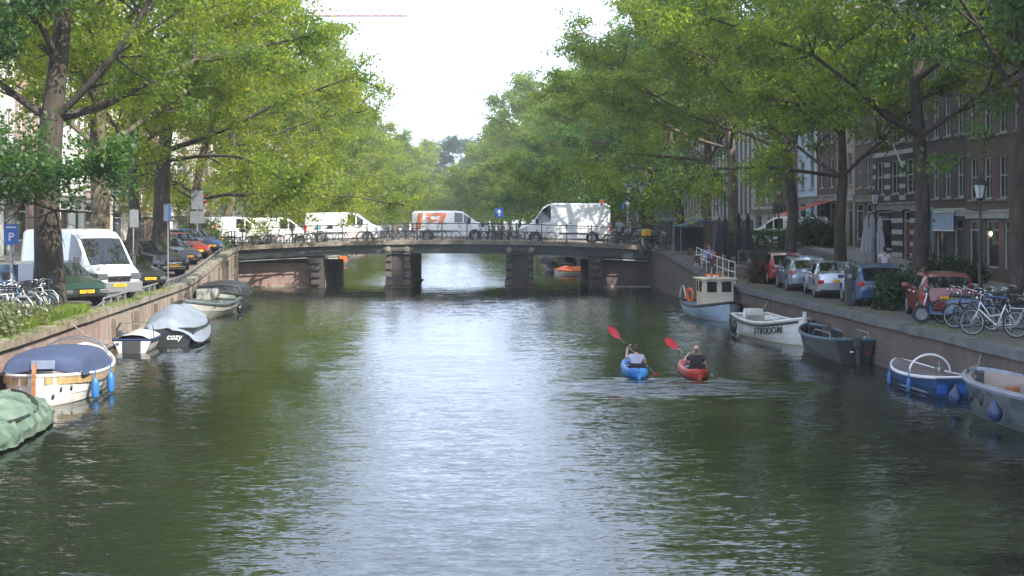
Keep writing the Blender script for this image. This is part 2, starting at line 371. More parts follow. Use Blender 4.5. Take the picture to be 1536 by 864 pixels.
def quay(name, label, side, ya, yb, m, cop, step=3.0, panels=False):
    t = thing(name, label, 'quay wall', (0, 0, 0)); mb = MB(); cm = MB(); pm = MB()
    n = max(1, int((yb - ya) / step)); ys = [lerp(ya, yb, i / n) for i in range(n + 1)]
    f = XL if side < 0 else XR
    rows = []
    for Y in ys:
        e = f(Y) - side * .02; z = gz(Y) - .16
        rows.append([(e, Y, -1.5), (e, Y, .25), (e + side * .04, Y, .26), (e + side * .05, Y, z), (e + side * .5, Y, z)])
    mb.loft(rows, smooth=False); mb.build('wall_face', m, t)
    for i, (a, b_) in enumerate(zip(ys, ys[1:])):         # coping blocks
        k = max(1, int((b_ - a) / 1.45))
        for j in range(k):
            p, q = lerp(a, b_, j / k), lerp(a, b_, (j + 1) / k) - .012
            dj = random.uniform(-.012, .012)
            ea, eb = f(p), f(q); za, zb = gz(p) + dj, gz(q) + dj
            vs = [(ea - side * .07, p, za - .17), (eb - side * .07, q, zb - .17), (eb + side * .43, q, zb - .17), (ea + side * .43, p, za - .17)]
            vs += [(ea - side * .05, p, za + .03), (eb - side * .05, q, zb + .03), (eb + side * .43, q, zb + .03), (ea + side * .43, p, za + .03)]
            cm.add(vs, [(0, 3, 2, 1), (4, 5, 6, 7), (0, 1, 5, 4), (1, 2, 6, 5), (2, 3, 7, 6), (3, 0, 4, 7)])
    cm.build('coping', cop, t)
    if panels:
        Y = ya + 1
        while Y < yb - .5:
            e = f(Y) - side * .05; pm.box((e, Y, (gz(Y) - .2) / 2 - .2), (.10, .14, gz(Y) - .15), rz=0); Y += 4.1
        pm.build('timber_rib', M_['wood_w'], t)
    return t
moss_cop = mat('mossy_coping', (.20, .17, .10), .95, var=.5, scale=1.3, bump=.012, col2=(.30, .25, .18))
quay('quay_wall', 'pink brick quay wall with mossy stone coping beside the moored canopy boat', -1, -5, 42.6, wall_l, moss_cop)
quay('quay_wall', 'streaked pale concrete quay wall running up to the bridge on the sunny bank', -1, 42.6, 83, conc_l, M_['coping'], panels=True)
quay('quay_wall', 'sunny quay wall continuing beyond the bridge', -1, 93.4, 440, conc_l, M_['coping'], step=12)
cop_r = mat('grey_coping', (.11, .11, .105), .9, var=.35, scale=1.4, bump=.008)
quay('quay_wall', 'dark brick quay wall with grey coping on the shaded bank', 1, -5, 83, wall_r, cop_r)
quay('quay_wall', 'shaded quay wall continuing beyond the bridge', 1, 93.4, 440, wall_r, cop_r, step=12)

# low steel guard rail along the sunny quay
t = thing('guard_rail', 'low steel knee rail along the sunny quay edge before the parked cars', 'guard rail')
mb = MB(); pm = MB(); Y = 43.6; pts = []
while Y < 81:
    x = XL(Y) - .30; pts.append((x, Y, gz(Y) + .30)); pm.box((x, Y, gz(Y) + .16), (.05, .05, .28)); pm.beam((x, Y, gz(Y) + .22), (x - .22, Y, gz(Y) + .04), .035); Y += 1.25
mb.tube(pts, .035, 6); mb.build('rail', M_['galv'], t); tag(pm.build('post', M_['galv'], t), kind='stuff')

# ---- bridge
DY0, DY1 = 83.0, 93.4
def dz(X):                                    # deck height, gently arched
    u = (X + 4.2) / 12.8; return 2.88 - .38 * min(1.2, u * u)
bt = thing('bridge', 'low arched three span canal bridge with iron railing and stone piers', 'bridge')
XA, XB = XL(83), XR(83)
xs = [lerp(XA, XB, i / 24) for i in range(25)]
mb = MB()
mb.loft([[(x, DY0 + .05, dz(x) - .34), (x, DY0 + .05, dz(x) - .0), (x, DY1 - .05, dz(x)), (x, DY1 - .05, dz(x) - .34)] for x in xs], smooth=False, closed=True, cap=True)
mb.build('deck', pave, bt)
for yy, s_ in ((DY0 - .18, -1), (DY1 + .18, 1)):
    mb = MB(); mb.loft([[(x, yy - .2, dz(x) - .16), (x, yy + .22, dz(x) - .16), (x, yy + .22, dz(x) + .12), (x, yy - .2, dz(x) + .10)] for x in xs], smooth=False, closed=True, cap=True)
    mb.build('stone_edge', M_['coping'], bt)
    mb = MB()
    for k in range(len(xs) - 1):
        x0, x1 = xs[k], xs[k + 1]
        zz = lambda x, d: dz(x) - d
        mb.add([(x0, yy, zz(x0, .70)), (x1, yy, zz(x1, .70)), (x1, yy, zz(x1, .165)), (x0, yy, zz(x0, .165)), (x0, yy + .2, zz(x0, .70)), (x1, yy + .2, zz(x1, .70)), (x1, yy + .2, zz(x1, .165)), (x0, yy + .2, zz(x0, .165))],
               [(0, 1, 2, 3), (4, 7, 6, 5), (0, 4, 5, 1), (3, 2, 6, 7)])
    mb.loft([[(x, yy - .07, dz(x) - .73), (x, yy + .25, dz(x) - .73), (x, yy + .25, dz(x) - .68), (x, yy - .07, dz(x) - .68)] for x in xs], smooth=False, closed=True, cap=True)
    mb.build('edge_girder', M_['iron'], bt)
mb = MB()
for yy in np.linspace(DY0 + 1.2, DY1 - 1.2, 7):
    mb.loft([[(x, yy - .1, dz(x) - .72), (x, yy + .1, dz(x) - .72), (x, yy + .1, dz(x) - .342), (x, yy - .1, dz(x) - .342)] for x in xs], smooth=False, closed=True, cap=True)
mb.build('inner_girder', M_['iron'], bt)
pier_m = brick_mat('pier_brick', (.07, .06, .055), (.10, .085, .075), (.09, .08, .075), stain=(.035, .035, .03), stain_amt=.6)
stone_p = mat('pier_stone', (.11, .10, .085), .9, var=.45, scale=3, bump=.006)
def pier(x0, x1):
    mb = MB(); zt = min(dz(x0), dz(x1)) - .74; w_ = x1 - x0
    mb.bb(x0 + .12, x1 - .12, DY0 - .10, DY1 + .1, -1.5, zt); mb.bb(x0, x1, DY0 - .35, DY1 + .35, -1.5, .12)
    p = mb.build('pier', pier_m, bt); m2 = MB()
    for xx in (x0 + .28, x1 - .28):
        for i in range(4): m2.bev((xx, DY0 - .17, .34 + i * .50), (.40 if i % 2 == 0 else .34, .17, .34), .03)
        m2.bb(xx - .2, xx + .2, DY0 - .42, DY0 - .10, zt - .02, zt + .30)
    m2.bev(((x0 + x1) / 2, DY0 - .12, zt + .30), (w_ + .12, .34, .22), .03)
    m2.build('stone_quoin', stone_p, p)
    for xx in (x0 + .28, x1 - .28): m3 = MB(); m3.lathe([(.0, -.09), (.17, -.05), (.15, .0), (.0, .0)], 10, (xx, DY0 - .43, zt + .32), axis='Y'); m3.build('stone_boss', M_['stone'], p)
    return p
pier(-7.95, -6.22); pier(-.47, 1.46)
abut_l = brick_mat('abutment_brick', (.30, .17, .14), (.38, .25, .21), (.34, .29, .26), stain=(.14, .10, .08), stain_amt=.6, white=.5)
for x0, x1, m in ((XA - 2, -11.75, abut_l), (4.78, XB + 2, wall_r)):
    mb = MB(); xin = x1 if x0 < -10 else x0; zt = dz(xin) - .74
    mb.bb(x0, x1, DY0 + .55, DY1 - .3, -1.5, 1.42)
    mb.bb(x0, x1, DY0 + .62, DY1 - .31, 1.42, 1.52)
    a = mb.build('abutment', m, bt)
    m2 = MB()
    xe = x1 - .45 if x0 < -10 else x0 + .45
    m2.bb(xe - .45, xe + .45, DY0 - .12, DY0 + .8, -1.5, zt)
    for i in range(4): m2.bev((xe, DY0 - .2, .36 + i * .44), (.62 if i % 2 else .5, .24, .30), .03)
    m2.build('abutment_pillar', pier_m, bt)
    m3 = MB(); m3.bb(x0, x1, DY0 + .42, DY0 + .9, -1.4, .10); m3.build('footing', M_['stone'], a)
    m4 = MB()                                      # rubbing rail under the deck
    xa_, xb_ = (x0 + 2.05, x1 - .9) if x0 < -10 else (x0 + .9, x1 - 2.05)
    m4.tube([(lerp(xa_, xb_, i / 8), DY0 - .28, dz(lerp(xa_, xb_, i / 8)) - .85) for i in range(9)], .04, 6)
    m4.build('rubbing_rail', M_['galv'], bt)
    for yy in (0,):
        m5 = MB(); m5.bb(x0 if x0 < -10 else x0 + .9, x1 - .9 if x0 < -10 else x1, DY0 + .9, DY0 + 1.1, 1.52, zt + .1); m5.build('back_wall', pier_m, bt)
def railing(yy, parent):
    pts = []; x = XA + .25; k = 0
    while x < XB:
        p = MB(); zb = dz(x) + .11
        p.box((x, yy, zb + .52), (.06, .06, 1.04)); p.box((x, yy, zb + .05), (.12, .12, .10)); p.ball((x, yy, zb + 1.08), .045, 8)
        p.build('railing_post', M_['iron'], parent); x += 1.55
    for h, r in ((1.02, .03), (.55, .02), (.18, .02)):
        rr = MB(); rr.tube([(q, yy, dz(q) + .11 + h) for q in xs], r, 6); rr.build('rail', M_['iron'], parent)
railing(DY0 - .15, bt); railing(DY1 + .15, bt)
for X_, sgn in ((XA, -1), (XB, 1)):              # flared railing running on to each quay
    for dy, y0 in ((-1, DY0 - .15), (1, DY1 + .15)):
        rt = MB(); f = XL if sgn < 0 else XR
        pts = [(f(y0) + sgn * .25, y0, gz(y0) + 1.05)] + [(f(y0 + dy * k) + sgn * (.25 + .05 * k), y0 + dy * k, gz(y0 + dy * k) + 1.05) for k in (1.2, 2.4, 3.6)]
        for h in (0, -.5): rt.tube([(a, b_, c + h) for a, b_, c in pts], .028, 6)
        for a, b_, c in pts: rt.box((a, b_, c - .5), (.06, .06, 1.05))
        rt.build('wing_railing', M_['iron'], bt)
# the street that crosses over the bridge
for s_, X_ in ((-1, XA), (1, XB)):
    o = MB().add([(X_, DY0, gz(88) + .005), (X_ + s_ * 40, DY0, gz(88) + .005), (X_ + s_ * 40, DY1, gz(88) + .005), (X_, DY1, gz(88) + .005)], [(0, 1, 2, 3)]).build('road', asph); tag(o, kind='structure')
# ================================================================= HOUSES
_wc = {}
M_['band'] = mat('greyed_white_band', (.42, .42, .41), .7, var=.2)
def band_geo(mb, holes, W, H):
    z = .4
    while z < H - .3:
        segs = [(0, W)]
        for x, zz, w_, h_, s_ in holes:
            if zz - .1 < z + .3 and zz + h_ > z - .1: segs = [q for (p0, p1) in segs for q in ((p0, min(p1, x - .06)), (max(p0, x + w_ + .06), p1)) if q[1] - q[0] > .05]
        for p0, p1 in segs: mb.bb(p0 + .01, p1 - .01, -.035, -.003, z, z + .24, 1)
        z += .62
def window_meshes(w_, h_, style, frame_m):
    k = (round(w_, 2), round(h_, 2), style, frame_m.name)
    if k in _wc: return _wc[k]
    f = MB(); b = .075
    f.bb(0, b, .07, .15, 0, h_); f.bb(w_ - b, w_, .07, .15, 0, h_); f.bb(b, w_ - b, .07, .15, 0, b); f.bb(b, w_ - b, .07, .15, h_ - b, h_)
    if style != 'shop':
        f.bb(b, w_ - b, .075, .14, h_ * .52, h_ * .52 + .06)
        if w_ > .8: f.bb(w_ / 2 - .02, w_ / 2 + .02, .085, .14, b, h_ * .52); 
        if w_ > .8: f.bb(w_ / 2 - .02, w_ / 2 + .02, .085, .14, h_ * .52 + .06, h_ - b)
    else:
        f.bb(b, w_ - b, .075, .14, h_ * .78, h_ * .78 + .06)
    s_ = MB(); s_.bb(-.08, w_ + .08, -.07, .068, -.09, -.003)
    p = MB(); p.bb(b, w_ - b, .125, .135, b, h_ - b)
    c = MB()                                               # curtains behind the glass edges
    _wc[k] = (f.mesh('frame', frame_m), s_.mesh('sill', M_['stone']), p.mesh('pane', M_['pane'])); return _wc[k]
def house(label, loc, rz, W, H, floors, cols, wall_m, frame_m=None, gable='cornice', ground='shop', depth=9, win_w=None, trim_m=None, bands=False, pilaster=False, group=None, win_h=None, roof_m=None, name='canal_house'):
    t = thing(name, label, 'house', loc, rz, group)
    frame_m = frame_m or M_['white']; trim_m = trim_m or M_['stone']
    g = 3.4; fh = (H - g) / floors; win_w = win_w or W / cols * .56; gap = W / cols
    holes = []
    for i in range(floors):
        hh = (win_h or fh * .66) * (1 if i < floors - 1 or floors < 3 else .82)
        for c in range(cols): holes.append((c * gap + (gap - win_w) / 2, g + i * fh + fh * .16, win_w, hh, 'sash'))
    ng = max(2, cols - 1) if cols > 2 else 2; gg = W / ng
    door_i = ng - 1
    for c in range(ng):
        if c == door_i: holes.append((c * gg + gg * .5 - .55, .13, 1.1, 2.75, 'door'))
        else: holes.append((c * gg + gg * .14, .75, gg * .72, 2.15, 'shop'))
    X = sorted({0, W} | {h[0] for h in holes} | {h[0] + h[2] for h in holes}); Z = sorted({0, H} | {h[1] for h in holes} | {h[1] + h[3] for h in holes})
    mb = MB()
    for a, b in zip(X, X[1:]):
        if b - a < 1e-6: continue
        for c, d in zip(Z, Z[1:]):
            cx, cz = (a + b) / 2, (c + d) / 2
            if any(h[0] < cx < h[0] + h[2] and h[1] < cz < h[1] + h[3] for h in holes): continue
            mb.add([(a, 0, c), (b, 0, c), (b, 0, d), (a, 0, d)], [(0, 1, 2, 3)])
    for x, z, w_, h_, s_ in holes:
        mb.add([(x, 0, z), (x + w_, 0, z), (x + w_, 0, z + h_), (x, 0, z + h_), (x, .3, z), (x + w_, .3, z), (x + w_, .3, z + h_), (x, .3, z + h_)], [(0, 4, 5, 1), (1, 5, 6, 2), (2, 6, 7, 3), (3, 7, 4, 0), (4, 7, 6, 5)])
    mb.add([(0, 0, 0), (0, depth, 0), (W, depth, 0), (W, 0, 0), (0, 0, H), (0, depth, H), (W, depth, H), (W, 0, H)], [(0, 4, 5, 1), (1, 5, 6, 2), (2, 6, 7, 3)])
    rf = MB()
    if gable == 'step':
        n = 5; zz = H
        for k in range(n):
            a = k * W / 2 / (n + .6); mb.bb(a + .01, W - a - .01, .02, .40, zz, zz + .85); zz += .85
            rf.bb(a - .06, W - a + .06, -.04, .46, zz - .02, zz + .06) if k == n - 1 else None
    elif gable == 'neck':
        pr = [(0, 0), (.15, .5), (.28, 1.5), (.32, 3.0), (.36, 3.2)]
        for (u0, z0), (u1, z1) in zip(pr, pr[1:]): mb.add([(W * u0, .02, H + z0), (W - W * u0, .02, H + z0), (W - W * u1, .02, H + z1), (W * u1, .02, H + z1), (W * u0, .38, H + z0), (W - W * u0, .38, H + z0), (W - W * u1, .38, H + z1), (W * u1, .38, H + z1)], [(0, 1, 2, 3), (4, 7, 6, 5), (0, 3, 7, 4), (1, 5, 6, 2), (3, 2, 6, 7)])
    if bands: band_geo(mb, holes, W, H)
    mb_o = mb.build('wall', [wall_m, M_['band']], t)
    if gable in ('step', 'neck'):
        rf.add([(0.1, .41, H), (W - .1, .41, H), (W / 2, .41, H + W * .62), (.1, depth, H), (W - .1, depth, H), (W / 2, depth, H + W * .62)], [(0, 1, 2), (3, 5, 4), (0, 2, 5, 3), (1, 4, 5, 2)])
    else:
        rf.add([(0, .1, H + .3), (W, .1, H + .3), (W, 2.2, H + 2.4), (0, 2.2, H + 2.4), (0, depth, H + 2.4), (W, depth, H + 2.4), (0, depth, H), (W, depth, H)], [(0, 1, 2, 3), (3, 2, 5, 4), (4, 5, 7, 6)])
        rf.add([(0.001, .1, H + .3), (0.001, 2.2, H + 2.4), (0.001, depth, H + 2.4), (0.001, depth, H), (.001, .1, H)], [(0, 1, 2, 3, 4)]); rf.add([(W - .001, .1, H + .3), (W - .001, 2.2, H + 2.4), (W - .001, depth, H + 2.4), (W - .001, depth, H), (W - .001, .1, H)], [(0, 1, 2, 3, 4)])
        cm = MB(); cm.bb(-.02, W + .02, -.42, .1, H + .18, H + .32); cm.bb(.02, W - .02, -.30, .1, H, H + .177); cm.bb(.04, W - .04, -.12, -.003, H - .45, H - .003)
        for k in range(int(W / .8)): cm.bb(.3 + k * .8, .44 + k * .8, -.28, -.123, H - .30, H - .003)
        cm.build('cornice', trim_m, t)
    ro = rf.build('roof', roof_m or M_['rooftile'], t)
    ch = MB(); ch.bb(W * .25, W * .25 + .7, 4, 4.7, H + 1, H + 3.9); ch.bb(W * .25 - .05, W * .25 + .75, 3.95, 4.75, H + 3.9, H + 4.0); ch.build('chimney', wall_m, ro)
    fr = MB(); fr.bb(0.02, W - .02, -.10, -.003, g - .42, g - .12); fr.bb(.02, W - .02, -.16, -.003, g - .117, g - .03)
    fr.build('fascia', trim_m, t)
    if 0:
        bm_ = MB(); z = .4
        while z < H - .3:
            segs = [(0, W)]
            for x, zz, w_, h_, s_ in holes:
                if zz - .1 < z + .3 and zz + h_ > z - .1:
                    segs = [q for (p0, p1) in segs for q in ((p0, min(p1, x - .06)), (max(p0, x + w_ + .06), p1)) if q[1] - q[0] > .05]
            for p0, p1 in segs: bm_.bb(p0 + .01, p1 - .01, -.035, -.003, z, z + .24)
            z += .62
        bm_.build('band', M_['white'], t)
    if pilaster:
        pm = MB()
        for c in range(cols + 1): pm.bb(c * gap - .11 if c else 0.01, c * gap + .11 if c < cols else W - .01, -.14, -.003, g, H - .46)
        pm.build('pilaster', trim_m, t)
    for x, z, w_, h_, s_ in holes:
        if s_ == 'door':
            d = MB(); d.bb(0, .08, .08, .16, 0, h_); d.bb(1.02, 1.1, .08, .16, 0, h_); d.bb(.08, 1.02, .08, .16, h_ - .55, h_ - .48); d.bb(.08, 1.02, .08, .16, h_ - .08, h_)
            d.build('door_frame', frame_m, t).location = (x, 0, z)
            dd = MB(); dd.bb(.08, 1.02, .13, .17, .0, h_ - .55); dd.bb(.2, .9, .115, .128, .2, .9); dd.bb(.2, .9, .115, .128, 1.1, 2.0)
            dl = dd.build('door', DOORS[int(x * 7) % len(DOORS)], t); dl.location = (x, 0, z)
            k = MB(); k.ball((.92, .09, 1.05), .035, 8); k.build('handle', M_['chrome'], dl)
            continue
        fm, sm, pm = window_meshes(w_, h_, s_, frame_m)
        wo = part('window', fm, t, (x, 0, z)); part('pane', pm, wo)
        if s_ != 'shop': part('sill', sm, wo)
    return t
M_['rooftile'] = mat('roof_tiles', (.16, .07, .045), .85, var=.4, scale=3, bump=.01)
M_['slate'] = mat('roof_slate', (.055, .06, .065), .7, var=.3)
DOORS = [mat('green_door', (.02, .06, .04), .35), mat('black_door', (.015, .015, .018), .3), mat('red_door', (.16, .02, .015), .35)]
BR = dict(
    brown=brick_mat('brown_brick', (.13, .075, .055), (.18, .11, .08), (.16, .14, .12), stain_amt=.3),
    dark=brick_mat('dark_brick', (.075, .05, .042), (.10, .068, .055), (.10, .09, .08), stain_amt=.3),
    red=brick_mat('red_brick', (.26, .09, .06), (.33, .14, .10), (.28, .24, .2), stain_amt=.25),
    pink=brick_mat('pink_brick', (.40, .22, .17), (.50, .31, .25), (.42, .37, .33), stain_amt=.15),
    tan=mat('beige_stone', (.36, .31, .24), .85, var=.2, scale=1.2), cream=mat('cream_stucco', (.66, .61, .50), .85, var=.12, scale=.8),
    white=mat('white_stucco', (.74, .73, .69), .85, var=.1, scale=.8), pale=mat('pale_blue_stucco', (.44, .53, .60), .8, var=.1, scale=.8),
    black=mat('black_paint_wall', (.018, .019, .02), .6, var=.3, scale=1.5), grey=mat('grey_stone', (.30, .31, .32), .85, var=.2))
def place_r(Ya, Yb, label, **k):
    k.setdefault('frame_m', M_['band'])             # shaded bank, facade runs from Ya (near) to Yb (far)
    X = lambda Y: 24.1 - .042 * Y if Y < 160 else 17.4 - .10 * (Y - 160)
    a = Vector((X(Ya), Ya)); b = Vector((X(Yb), Yb)); d = a - b
    z = min(gz(Ya), gz(Yb)); return house(label, (b.x, b.y, z - .02), math.atan2(d.y, d.x), d.length - .02, **k)
def place_l(Ya, Yb, label, **k):
    X = lambda Y: XL(Y) - 12.05
    a = Vector((X(Ya), Ya)); b = Vector((X(Yb), Yb)); d = b - a
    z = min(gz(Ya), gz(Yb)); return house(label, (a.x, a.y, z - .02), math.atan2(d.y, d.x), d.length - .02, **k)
grey_tr = mat('pale_grey_trim', (.42, .43, .42), .7, var=.15)
GH = 'houses on the shaded quay'
for i_, (a_, b_, c_, g_) in enumerate([(-34, -24, 'red', 'cornice'), (-24, -15, 'brown', 'step'), (-15, -6, 'dark', 'cornice'), (-6, 3, 'cream', 'neck'), (3, 12, 'brown', 'cornice'), (12, 21, 'red', 'step'), (21, 29, 'tan', 'cornice'), (29, 37, 'dark', 'neck'), (37, 45, 'brown', 'cornice'), (45, 53, 'red', 'step')]):
    place_r(a_, b_, '%s house of the shaded row outside the picture, %s from its end' % ({'cream': 'cream', 'dark': 'dark brick', 'brown': 'brown brick', 'red': 'red brick', 'tan': 'beige stone'}[c_], ORD[i_]), H=15.5, floors=4, cols=3, wall_m=BR[c_], gable=g_, group='houses on the shaded quay beside the camera')
place_r(53, 62.9, 'brown brick house with tall white windows behind the nearest shaded trunk', H=15, floors=4, cols=6, wall_m=BR['brown'], trim_m=grey_tr, win_w=.95)
place_r(62.9, 69.4, 'dark brown brick house with tall windows and a pale panel over its shop door', H=15.5, floors=4, cols=4, wall_m=BR['dark'], trim_m=grey_tr, win_w=.9, gable='step')
place_r(69.4, 77, 'black house with white horizontal bands behind the folded white parasols', H=14.5, floors=4, cols=3, wall_m=BR['black'], bands=True, gable='neck')
place_r(77, 80.6, 'narrow brown brick house beside the black and white banded one', H=14, floors=4, cols=2, wall_m=BR['brown'], win_w=.9)
place_r(80.6, 84.4, 'narrow beige stone house between two brown ones', H=15.5, floors=4, cols=2, wall_m=BR['tan'], win_w=.9, trim_m=grey_tr)
aw = place_r(84.4, 89, 'dark brown house with cream windows behind the red awning', H=14.8, floors=4, cols=2, wall_m=BR['dark'], frame_m=M_['cream'], win_w=.8, gable='neck')
place_r(89, 94, 'pale blue stucco house beside the scaffolding', H=15.2, floors=4, cols=2, wall_m=BR['pale'], win_w=1.1)
place_r(94, 101, 'red brick house behind the scaffolding', H=15, floors=4, cols=3, wall_m=BR['red'])
place_r(101, 108, 'cream house between the scaffolding and the long brown building', H=14, floors=4, cols=3, wall_m=BR['cream'], gable='neck')
place_r(108, 145, 'long brown brick building with rows of pale vertical mullions', H=17, floors=4, cols=22, wall_m=mat('mauve_brick', (.20, .14, .13), .9, var=.2), trim_m=M_['white'], pilaster=True, win_w=1.0, name='apartment_building')
place_r(145, 172, 'dark building with narrow grey pillars farther along the shaded quay', H=17, floors=5, cols=16, wall_m=mat('dark_panel', (.05, .055, .06), .7), trim_m=grey_tr, pilaster=True, win_w=1.0, name='apartment_building')
place_r(172, 184, 'brown brick house far along the shaded quay', H=15, floors=4, cols=4, wall_m=BR['brown'])
place_r(184, 200, 'pale house far along the shaded quay beside the tall tree', H=15, floors=4, cols=4, wall_m=BR['cream'])
sty = [('cream', 'cornice', 4), ('white', 'neck', 3), ('pink', 'step', 3), ('white', 'cornice', 4), ('pink', 'neck', 3), ('cream', 'cornice', 3), ('red', 'step', 3), ('white', 'cornice', 4), ('tan', 'neck', 3), ('pink', 'cornice', 4), ('cream', 'step', 3), ('white', 'cornice', 4), ('red', 'neck', 3), ('cream', 'cornice', 4), ('white', 'neck', 3), ('pink', 'cornice', 4)]
Y = 62.0
for i, (c, g_, n_) in enumerate(sty):
    W_ = [7.5, 6.5, 7, 8, 6.5][i % 5]
    if i > 9: W_ *= 1.6
    place_l(Y, Y + W_, '%s %s house, %s from the near end of the sunny row' % ({'cream': 'cream stucco', 'white': 'white stucco', 'pink': 'pink brick', 'red': 'red brick', 'tan': 'beige stone'}[c], {'cornice': 'flat topped', 'neck': 'neck gabled', 'step': 'step gabled'}[g_], ORD[i]),
            H=13.5 + (i * 37 % 5) * .7, floors=4, cols=n_, wall_m=BR[c], gable=g_, group='houses on the sunny quay')
    Y += W_
# ================================================================= TREES
def bark(name, c, c2):
    return mat(name, c, .95, var=.45, scale=2.4, stretch=(2.6, 2.6, .7), bump=.035, bscale=6, col2=c2)
M_['bark'] = bark('elm_bark', (.045, .036, .027), (.085, .068, .05)); M_['bark_p'] = bark('pale_bark', (.09, .075, .05), (.19, .155, .10))
def leaf_mat(name, cols, trans, tw=.42):
    m, g, b = base_mat(name)
    geo = g.new('ShaderNodeNewGeometry'); rp = g.new('ShaderNodeValToRGB'); e = rp.color_ramp.elements
    e[0].position = 0; e[0].color = (*cols[0], 1); e[1].position = 1; e[1].color = (*cols[-1], 1)
    for i, c in enumerate(cols[1:-1]): x = e.new((i + 1) / (len(cols) - 1)); x.color = (*c, 1)
    g.l(geo.outputs['Random Per Island'], rp.inputs[0])
    b.inputs['Roughness'].default_value = .45; b.inputs['Specular IOR Level'].default_value = .4
    # whole sprays differ in age and colour, not only single leaves
    tc = g.new('ShaderNodeTexCoord'); nz = g.new('ShaderNodeTexNoise'); nz.inputs['Scale'].default_value = .55; nz.inputs['Detail'].default_value = 3; g.l(tc.outputs['Object'], nz.inputs[0])
    cr = g.new('ShaderNodeValToRGB'); cr.color_ramp.elements[0].position = .35; cr.color_ramp.elements[1].position = .65; cr.color_ramp.elements[0].color = (.62, .74, .8, 1); cr.color_ramp.elements[1].color = (1.35, 1.2, 1, 1); g.l(nz.outputs[0], cr.inputs[0])
    mv = g.new('ShaderNodeMix', data_type='RGBA', blend_type='MULTIPLY'); mv.inputs['Factor'].default_value = 1; g.l(rp.outputs[0], mv.inputs['A']); g.l(cr.outputs[0], mv.inputs['B'])
    rp = mv; rp_out = mv.outputs['Result']
    g.l(rp_out, b.inputs['Base Color'])
    tr = g.new('ShaderNodeBsdfTranslucent'); mx = g.new('ShaderNodeMix', data_type='RGBA', blend_type='MULTIPLY'); mx.inputs['Factor'].default_value = 1
    mx.inputs['B'].default_value = (*trans, 1); g.l(rp_out, mx.inputs['A']); g.l(mx.outputs['Result'], tr.inputs[0])
    ms = g.new('ShaderNodeMixShader'); ms.inputs[0].default_value = tw; g.l(b.outputs[0], ms.inputs[1]); g.l(tr.outputs[0], ms.inputs[2])
    g.l(ms.outputs[0], g.n['Material Output'].inputs[0]); return m
LEAF = dict(
    lime=leaf_mat('elm_leaf_lime', [(.065, .11, .014), (.09, .145, .018), (.13, .17, .024), (.18, .19, .03)], (4.0, 3.7, 1.5), .56),
    green=leaf_mat('elm_leaf_green', [(.05, .09, .015), (.07, .115, .02), (.095, .135, .022), (.125, .155, .026)], (3.9, 3.7, 1.6), .54),
    deep=leaf_mat('leaf_deep_green', [(.03, .075, .02), (.045, .10, .026), (.065, .125, .03)], (2.8, 3.0, 1.8), .45),
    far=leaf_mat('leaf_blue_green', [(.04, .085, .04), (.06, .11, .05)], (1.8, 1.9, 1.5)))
def limb_tube(mb, pts, r0, r1, n):
    N = len(pts); mb.tube(pts, [lerp(r0, r1, i / (N - 1)) for i in range(N)], n, 0, cap=False)
def grow(rng, p, d, L, bend, up, n=4, jit=.12):
    pts = [Vector(p)]; d = Vector(d).normalized()
    for i in range(n):
        d = (d + Vector((rng.gauss(0, jit), rng.gauss(0, jit), rng.gauss(0, jit) + up))).normalized()
        pts.append(pts[-1] + d * (L / n))
    return pts, d
